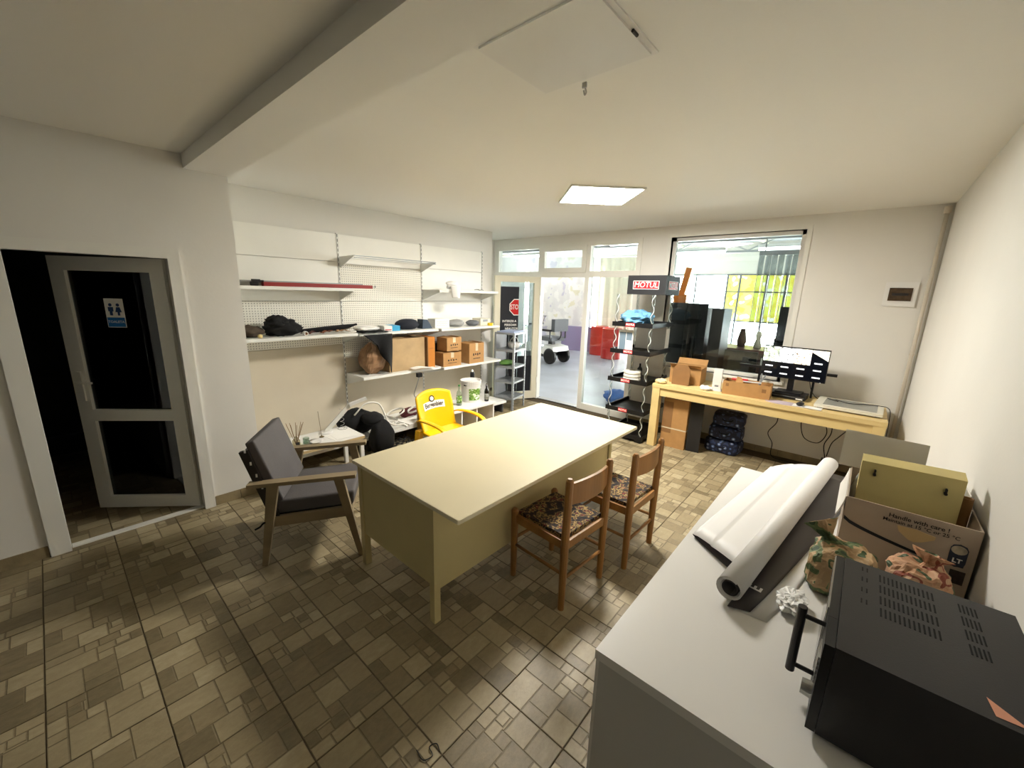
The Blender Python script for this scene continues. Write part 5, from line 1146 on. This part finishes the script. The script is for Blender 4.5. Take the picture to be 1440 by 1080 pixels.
for i in range(len(cols)-1):
    for j, (a, b_) in enumerate(((.25, 1.05), (1.09, 2.05), (2.09, 2.62))):
        m = lit_y if (i in (8, 9, 10, 11) and j >= 1) else lit
        part(hwin, 'pane', MB().box(cols[i]+.03, 15.96, a, cols[i+1]-.03, 15.975, b_), m, world=True)
    part(hwin, 'mullion', MB().box(cols[i]-.03, 15.93, .2, cols[i]+.03, 15.99, 2.66), dkf, world=True)
for a in (.2, 1.05, 2.05, 2.62): part(hwin, 'transom_bar', MB().box(cols[0], 15.935, a, cols[-1], 15.985, a+.045), dkf, world=True)
# trusses, beams and lamps under the hall ceiling
tr_m = M('truss_grey', (150, 152, 152), .5)
for k, y in enumerate((7.6, 10.2, 12.8)):
    t = thing('roof_truss', ['nearest grey roof truss of the hall', 'middle grey roof truss of the hall', 'furthest grey roof truss of the hall'][k], 'truss', (-3, y, 3.1), group='hall roof trusses')
    part(t, 'top_chord', MB().beam((-14, y, 3.6), (6.5, y, 3.6), .07, .07), tr_m, world=True)
    part(t, 'bottom_chord', MB().beam((-14, y, 3.1), (6.5, y, 3.1), .06, .06), tr_m, world=True)
    for q in range(20):
        x = -14+q*1.02; part(t, 'web_strut', MB().beam((x, y, 3.12), (x+1.02, y, 3.58), .035, .035) if q % 2 else MB().beam((x, y, 3.58), (x+1.02, y, 3.12), .035, .035), tr_m, world=True)
cream_l = M('cream_purlin', (222, 220, 190), .5)
for k, x in enumerate((-8.5, -5.6, -2.9, -.6)):
    single('purlin', MB().box(x-.05, 5.9, 3.60, x+.05, 15.8, 3.69), cream_l, ['cream roof purlin above the scooter', 'cream roof purlin over the entrance side', 'cream roof purlin seen through the interior window', 'cream roof purlin at the right of the interior window'][k], 'beam', (0, 0, 0), group='hall roof purlins')
tube = M('tube_light', (255, 255, 255), .5, emit=HALL_TUBE)
for k, (x, y) in enumerate(((-4.2, 8.9), (-1.6, 8.2), (-3.6, 11.5), (-6.4, 9.2), (-8.6, 10.6), (-1.6, 11.2), (-10.5, 8.2))):
    t = thing('tube_lamp', ['tube lamp left behind the interior window', 'tube lamp right behind the interior window', 'tube lamp deeper in the hall', 'tube lamp over the entrance side of the hall', 'tube lamp above the pale curtain', 'tube lamp at the right deep in the hall', 'tube lamp above the scooter side'][k], 'lamp', (x, y, 2.98), group='hall tube lamps')
    part(t, 'lamp_body', MB().box(-.62, -.06, .03, .62, .06, .10), white_metal)
    part(t, 'lamp_tube', MB().cyl((-.6, 0, .0), (.6, 0, .0), .032, n=10), tube, smooth=True)
    for xx in (-.5, .5): part(t, 'suspension', MB().cyl((xx, 0, .1), (xx, 0, .72), .004, n=6), tr_m)
# pale printed curtain wall
cur = ramp_mat('pale_printed_sheet', [(0, (206, 202, 214)), (.38, (232, 230, 226)), (.52, (244, 242, 236)), (.62, (230, 226, 200))], 2.2, .7, 4)
def curt(name, label, x0, y0, x1, y1, h, m, amp=.05, fr=26):
    L = math.hypot(x1-x0, y1-y0); nx, ny = -(y1-y0)/L, (x1-x0)/L
    return single(name, MB().grid(lambda u, v: (x0+(x1-x0)*u+nx*amp*math.sin(u*fr)*(1-.5*v), y0+(y1-y0)*u+ny*amp*math.sin(u*fr)*(1-.5*v), .02+h*v), 60, 3, thick=.006), m, label, 'curtain', (x0, y0, 0), smooth=True, world=True)
curt('printed_curtain', 'pale printed curtain hanging behind the scooter', -9.2, 11.4, -7.0, 12.0, 3.0, cur)
curt('cream_curtain', 'plain cream curtain seen through the fixed entrance pane', -6.95, 12.3, -5.75, 12.5, 3.0, M('cream_sheet', (226, 220, 196), .7))
curt('white_curtain', 'bright white curtain at the left of the entrance view', -11.4, 10.2, -9.3, 11.3, 3.0, M('white_sheet', (240, 240, 236), .7))
single('lilac_panel', MB().box(-.5, -.03, 0, .5, .03, .80), M('lilac_board', (150, 140, 176), .6), 'lilac board standing at the foot of the printed curtain', 'board', (-7.2, 11.5, 0), rz=.25, bev=.01)
single('grey_partition', MB().box(-.45, -.06, 0, .45, .06, 2.9), M('grey_board_wall', (146, 148, 152), .7, var=.2, vscale=3), 'grey partition panel behind the display stand', 'panel', (-4.65, 11.2, 0), bev=.01)
# red barrels
barm = M('barrel_red', (206, 40, 34), .35)
def barrel(label, loc):
    t = thing('oil_barrel', label, 'barrel', loc, group='red oil barrels')
    part(t, 'drum', MB().lathe([(.27, 0), (.285, .01), (.285, .28), (.297, .295), (.285, .31), (.285, .57), (.297, .585), (.285, .60), (.285, .86), (.29, .88), (.275, .88), (.27, .865), (0, .865)], n=28), barm, smooth=False)
    part(t, 'bung', MB().cyl((.16, 0, .865), (.16, 0, .885), .04), grey_metal)
    return t
barrel('right red oil barrel in the hall behind the glass', (-5.60, 10.9, 0)); barrel('left red oil barrel in the hall, partly hidden', (-6.25, 11.35, 0))
# blue hose / bag by the entrance
single('blue_tarp', MB().heap((0, 0, 0), (.5, .4, .25), 131, .3, 2), M('blue_tarp', (40, 96, 170), .5), 'blue tarp bundle on the hall floor behind the display stand', 'tarp', (-3.05, 6.35, 0), smooth=True)
single('pink_sack', MB().heap((0, 0, 0), (.36, .3, .16), 133, .25, 2), M('pink_sack', (196, 150, 136), .7), 'pinkish sack beside the blue tarp', 'sack', (-2.64, 5.98, 0), smooth=True)
# mobility scooter
so = thing('mobility_scooter', 'white and grey mobility scooter parked in the hall beyond the entrance', 'scooter', (-6.66, 9.0, 0), math.radians(172))
sgm = M('scooter_seat', (92, 96, 100), .6); swm = M('scooter_white', (226, 226, 222), .3)
for x, r in ((-.50, .21), (.55, .18)):
    for y in ((-.27, .27) if x < 0 else (0,)):
        w = part(so, 'wheel', MB().lathe([(r*.55, -.045), (r*.85, -.05), (r, -.03), (r, .03), (r*.85, .05), (r*.55, .045), (r*.55, -.045)], n=26).xf(Matrix.Translation((x, y, r)) @ Matrix.Rotation(PI/2, 4, 'X')), black)
        part(w, 'rim', MB().lathe([(0, -.03), (r*.55, -.035), (r*.55, .035), (0, .03)], n=18).xf(Matrix.Translation((x, y, r)) @ Matrix.Rotation(PI/2, 4, 'X')), grey_metal)
part(so, 'floorboard', MB().box(-.30, -.24, .16, .52, .24, .24), M('scooter_dark', (40, 42, 44), .5), bev=.03)
part(so, 'rear_cowl', MB().prism([(-.66, .34), (-.62, .46), (-.30, .50), (-.16, .26), (-.30, .24), (-.36, .34), (-.52, .36)], 1, -.3, .3), swm, bev=.02)
part(so, 'seat_post', MB().box(-.36, -.06, .46, -.22, .06, .60), black, bev=.01)
part(so, 'seat', MB().box(-.52, -.25, .60, .02, .25, .70), sgm, bev=.035, seg=3)
part(so, 'backrest', MB().box(-.62, -.26, .86, -.50, .26, 1.18), sgm, bev=.075, seg=4)
part(so, 'back_bracket', MB().tube(spline([(-.36, 0, .62), (-.56, 0, .66), (-.62, 0, .8), (-.58, 0, .95)], 5), .018), black, smooth=True)
for y in (-.3, .3): part(so, 'armrest', MB().box(-.52, y-.035, .86, -.16, y+.035, .91).beam((-.50, y, .66), (-.50, y, .88), .025, .03), black, bev=.01)
part(so, 'tiller', MB().beam((.52, 0, .2), (.36, 0, .98), .07, .07), swm, bev=.015)
part(so, 'handlebar', MB().cyl((.34, -.28, 1.0), (.34, .28, 1.0), .017), black, smooth=True)
part(so, 'front_cowl', MB().prism([(.38, .22), (.75, .28), (.70, .40), (.52, .48), (.44, .40)], 1, -.17, .17), swm, bev=.02)
for y in (-.34, .34): part(so, 'mirror', MB().cyl((.34, y*.75, 1.0), (.34, y, 1.2), .006).lathe([(0, 0), (.05, 0), (.05, .012), (0, .014)], c=(.34, y, 1.2), n=14), black)
# things right behind the interior window
fr_ = thing('black_fridge', 'tall black display fridge right behind the interior window', 'fridge', (-2.02, 6.45, 0))
part(fr_, 'fridge_body', MB().box(-.36, -.30, .03, .30, .30, 1.76), M('fridge_black', (24, 25, 28), .25), bev=.01)
part(fr_, 'fridge_door', MB().box(-.34, -.32, .08, .20, -.30, 1.70), M('fridge_glass', (16, 17, 20), .06))
part(fr_, 'door_handle', MB().box(.14, -.35, .7, .17, -.32, 1.3), black, bev=.004)
part(fr_, 'foot', MB().box(-.34, -.28, 0, .28, .28, .03), black)
single('brown_cabinet_side', MB().box(-.08, -.22, 0, .08, .22, 1.70), M('umber_board', (56, 48, 44), .5), 'dark brown narrow cabinet beside the black fridge', 'cabinet', (-1.60, 6.42, 0), bev=.006)
op = thing('orange_sign_arm', 'orange arm shaped display on top of the black fridge', 'display', (-2.28, 6.6, 1.761))
part(op, 'base', MB().box(-.08, -.08, 0, .12, .08, .12), M('orange_plastic', (232, 132, 40), .4), bev=.02)
part(op, 'arm', MB().beam((.02, 0, .1), (.10, 0, .52), .09, .09), M('orange_plastic', (0, 0, 0)), bev=.02)
ds = thing('reception_desk', 'dark maroon desk behind the interior window', 'desk', (-1.1, 7.15, 0))
part(ds, 'desktop', MB().box(-.75, -.32, 1.06, .62, .32, 1.11), M('maroon_top', (92, 44, 50), .3), bev=.004)
part(ds, 'front_panel', MB().box(-.70, -.28, 0, .58, -.25, 1.06), M('maroon_front', (66, 46, 46), .5))
for x in (-.7, .55): part(ds, 'side_panel', MB().box(x, -.25, 0, x+.03, .30, 1.06), M('maroon_front', (0, 0, 0)))
part(ds, 'white_panel', MB().box(-.66, -.285, .55, -.50, -.28, 1.0).box(.0, -.285, .55, .16, -.28, 1.0), white)
oc_ = thing('office_chair', 'black office chair in front of the maroon desk behind the window', 'chair', (-1.24, 6.22, 0))
part(oc_, 'backrest', MB().box(-.20, -.04, .80, .20, .03, 1.15), black_soft, bev=.03, seg=3)
part(oc_, 'seat', MB().box(-.22, .0, .46, .22, .40, .55), black_soft, bev=.03, seg=3)
part(oc_, 'column', MB().cyl((0, .2, .08), (0, .2, .46), .025).beam((0, .0, .5), (0, -.02, .9), .05, .02, up=(0, 1, 0)), black)
for k in range(5):
    a = 2*PI*k/5; part(oc_, 'foot', MB().beam((0, .2, .09), (.24*math.cos(a), .2+.24*math.sin(a), .05), .035, .03), black); part(oc_, 'castor', MB().cyl((.24*math.cos(a)-.015, .2+.24*math.sin(a), .026), (.24*math.cos(a)+.015, .2+.24*math.sin(a), .026), .025), black)
single('brown_vase', MB().lathe([(.05, 0), (.07, .08), (.05, .2), (.035, .26), (.05, .28)], n=18), M('brown_vase', (110, 84, 66), .5), 'brown vase on the maroon desk', 'vase', (-1.45, 7.17, 1.111), smooth=True)
single('cream_figurine', MB().lathe([(.05, 0), (.055, .05), (.03, .14), (.045, .19), (.03, .25), (0, .26)], n=18), M('cream_ceramic', (226, 216, 190), .3), 'cream ceramic figurine on the maroon desk', 'figurine', (-1.22, 7.13, 1.111), smooth=True)
single('maroon_box', MB().box(-.16, -.12, 0, .16, .12, .18), M('maroon_box', (74, 42, 46), .5), 'maroon box at the right on the maroon desk', 'box', (-.84, 7.13, 1.111), bev=.005)
tvs = thing('black_display', 'black screen at the right edge behind the interior window', 'screen', (-.72, 6.35, 0))
part(tvs, 'screen', MB().box(-.17, -.03, 1.30, .17, .03, 1.76), M('fridge_glass', (0, 0, 0)), bev=.004)
part(tvs, 'stand', MB().box(-.16, -.12, 0, .16, .12, 1.30), black, bev=.01)
# clear strip curtain
stp = glass_mat('pvc_strip', (196, 202, 204), 2.2)
sc2 = thing('strip_curtain', 'hanging clear plastic strip curtain behind the interior window', 'strip curtain', (-1.15, 7.6, 1.3))
part(sc2, 'header_rail', MB().box(-.32, -.03, 1.22, .34, .03, 1.28), grey_metal)
for x in (-.25, .27): part(sc2, 'hanger', MB().cyl((x, 0, 1.28), (x, 0, 2.40), .01, n=8), grey_metal)
for k in range(7):
    x = -.28+k*.09
    part(sc2, 'strip', MB().grid(lambda u, v: (x+(u-.5)*.075, .03*math.sin(k*1.9)+.012*math.cos(u*PI), 1.22-1.15*v), 4, 6, thick=.004), stp, smooth=True)
    part(sc2, 'strip_edge', MB().box(x-.040, .03*math.sin(k*1.9)-.012, .10, x-.030, .03*math.sin(k*1.9)-.006, 1.2), M('strip_edge_grey', (150, 154, 158), .4))
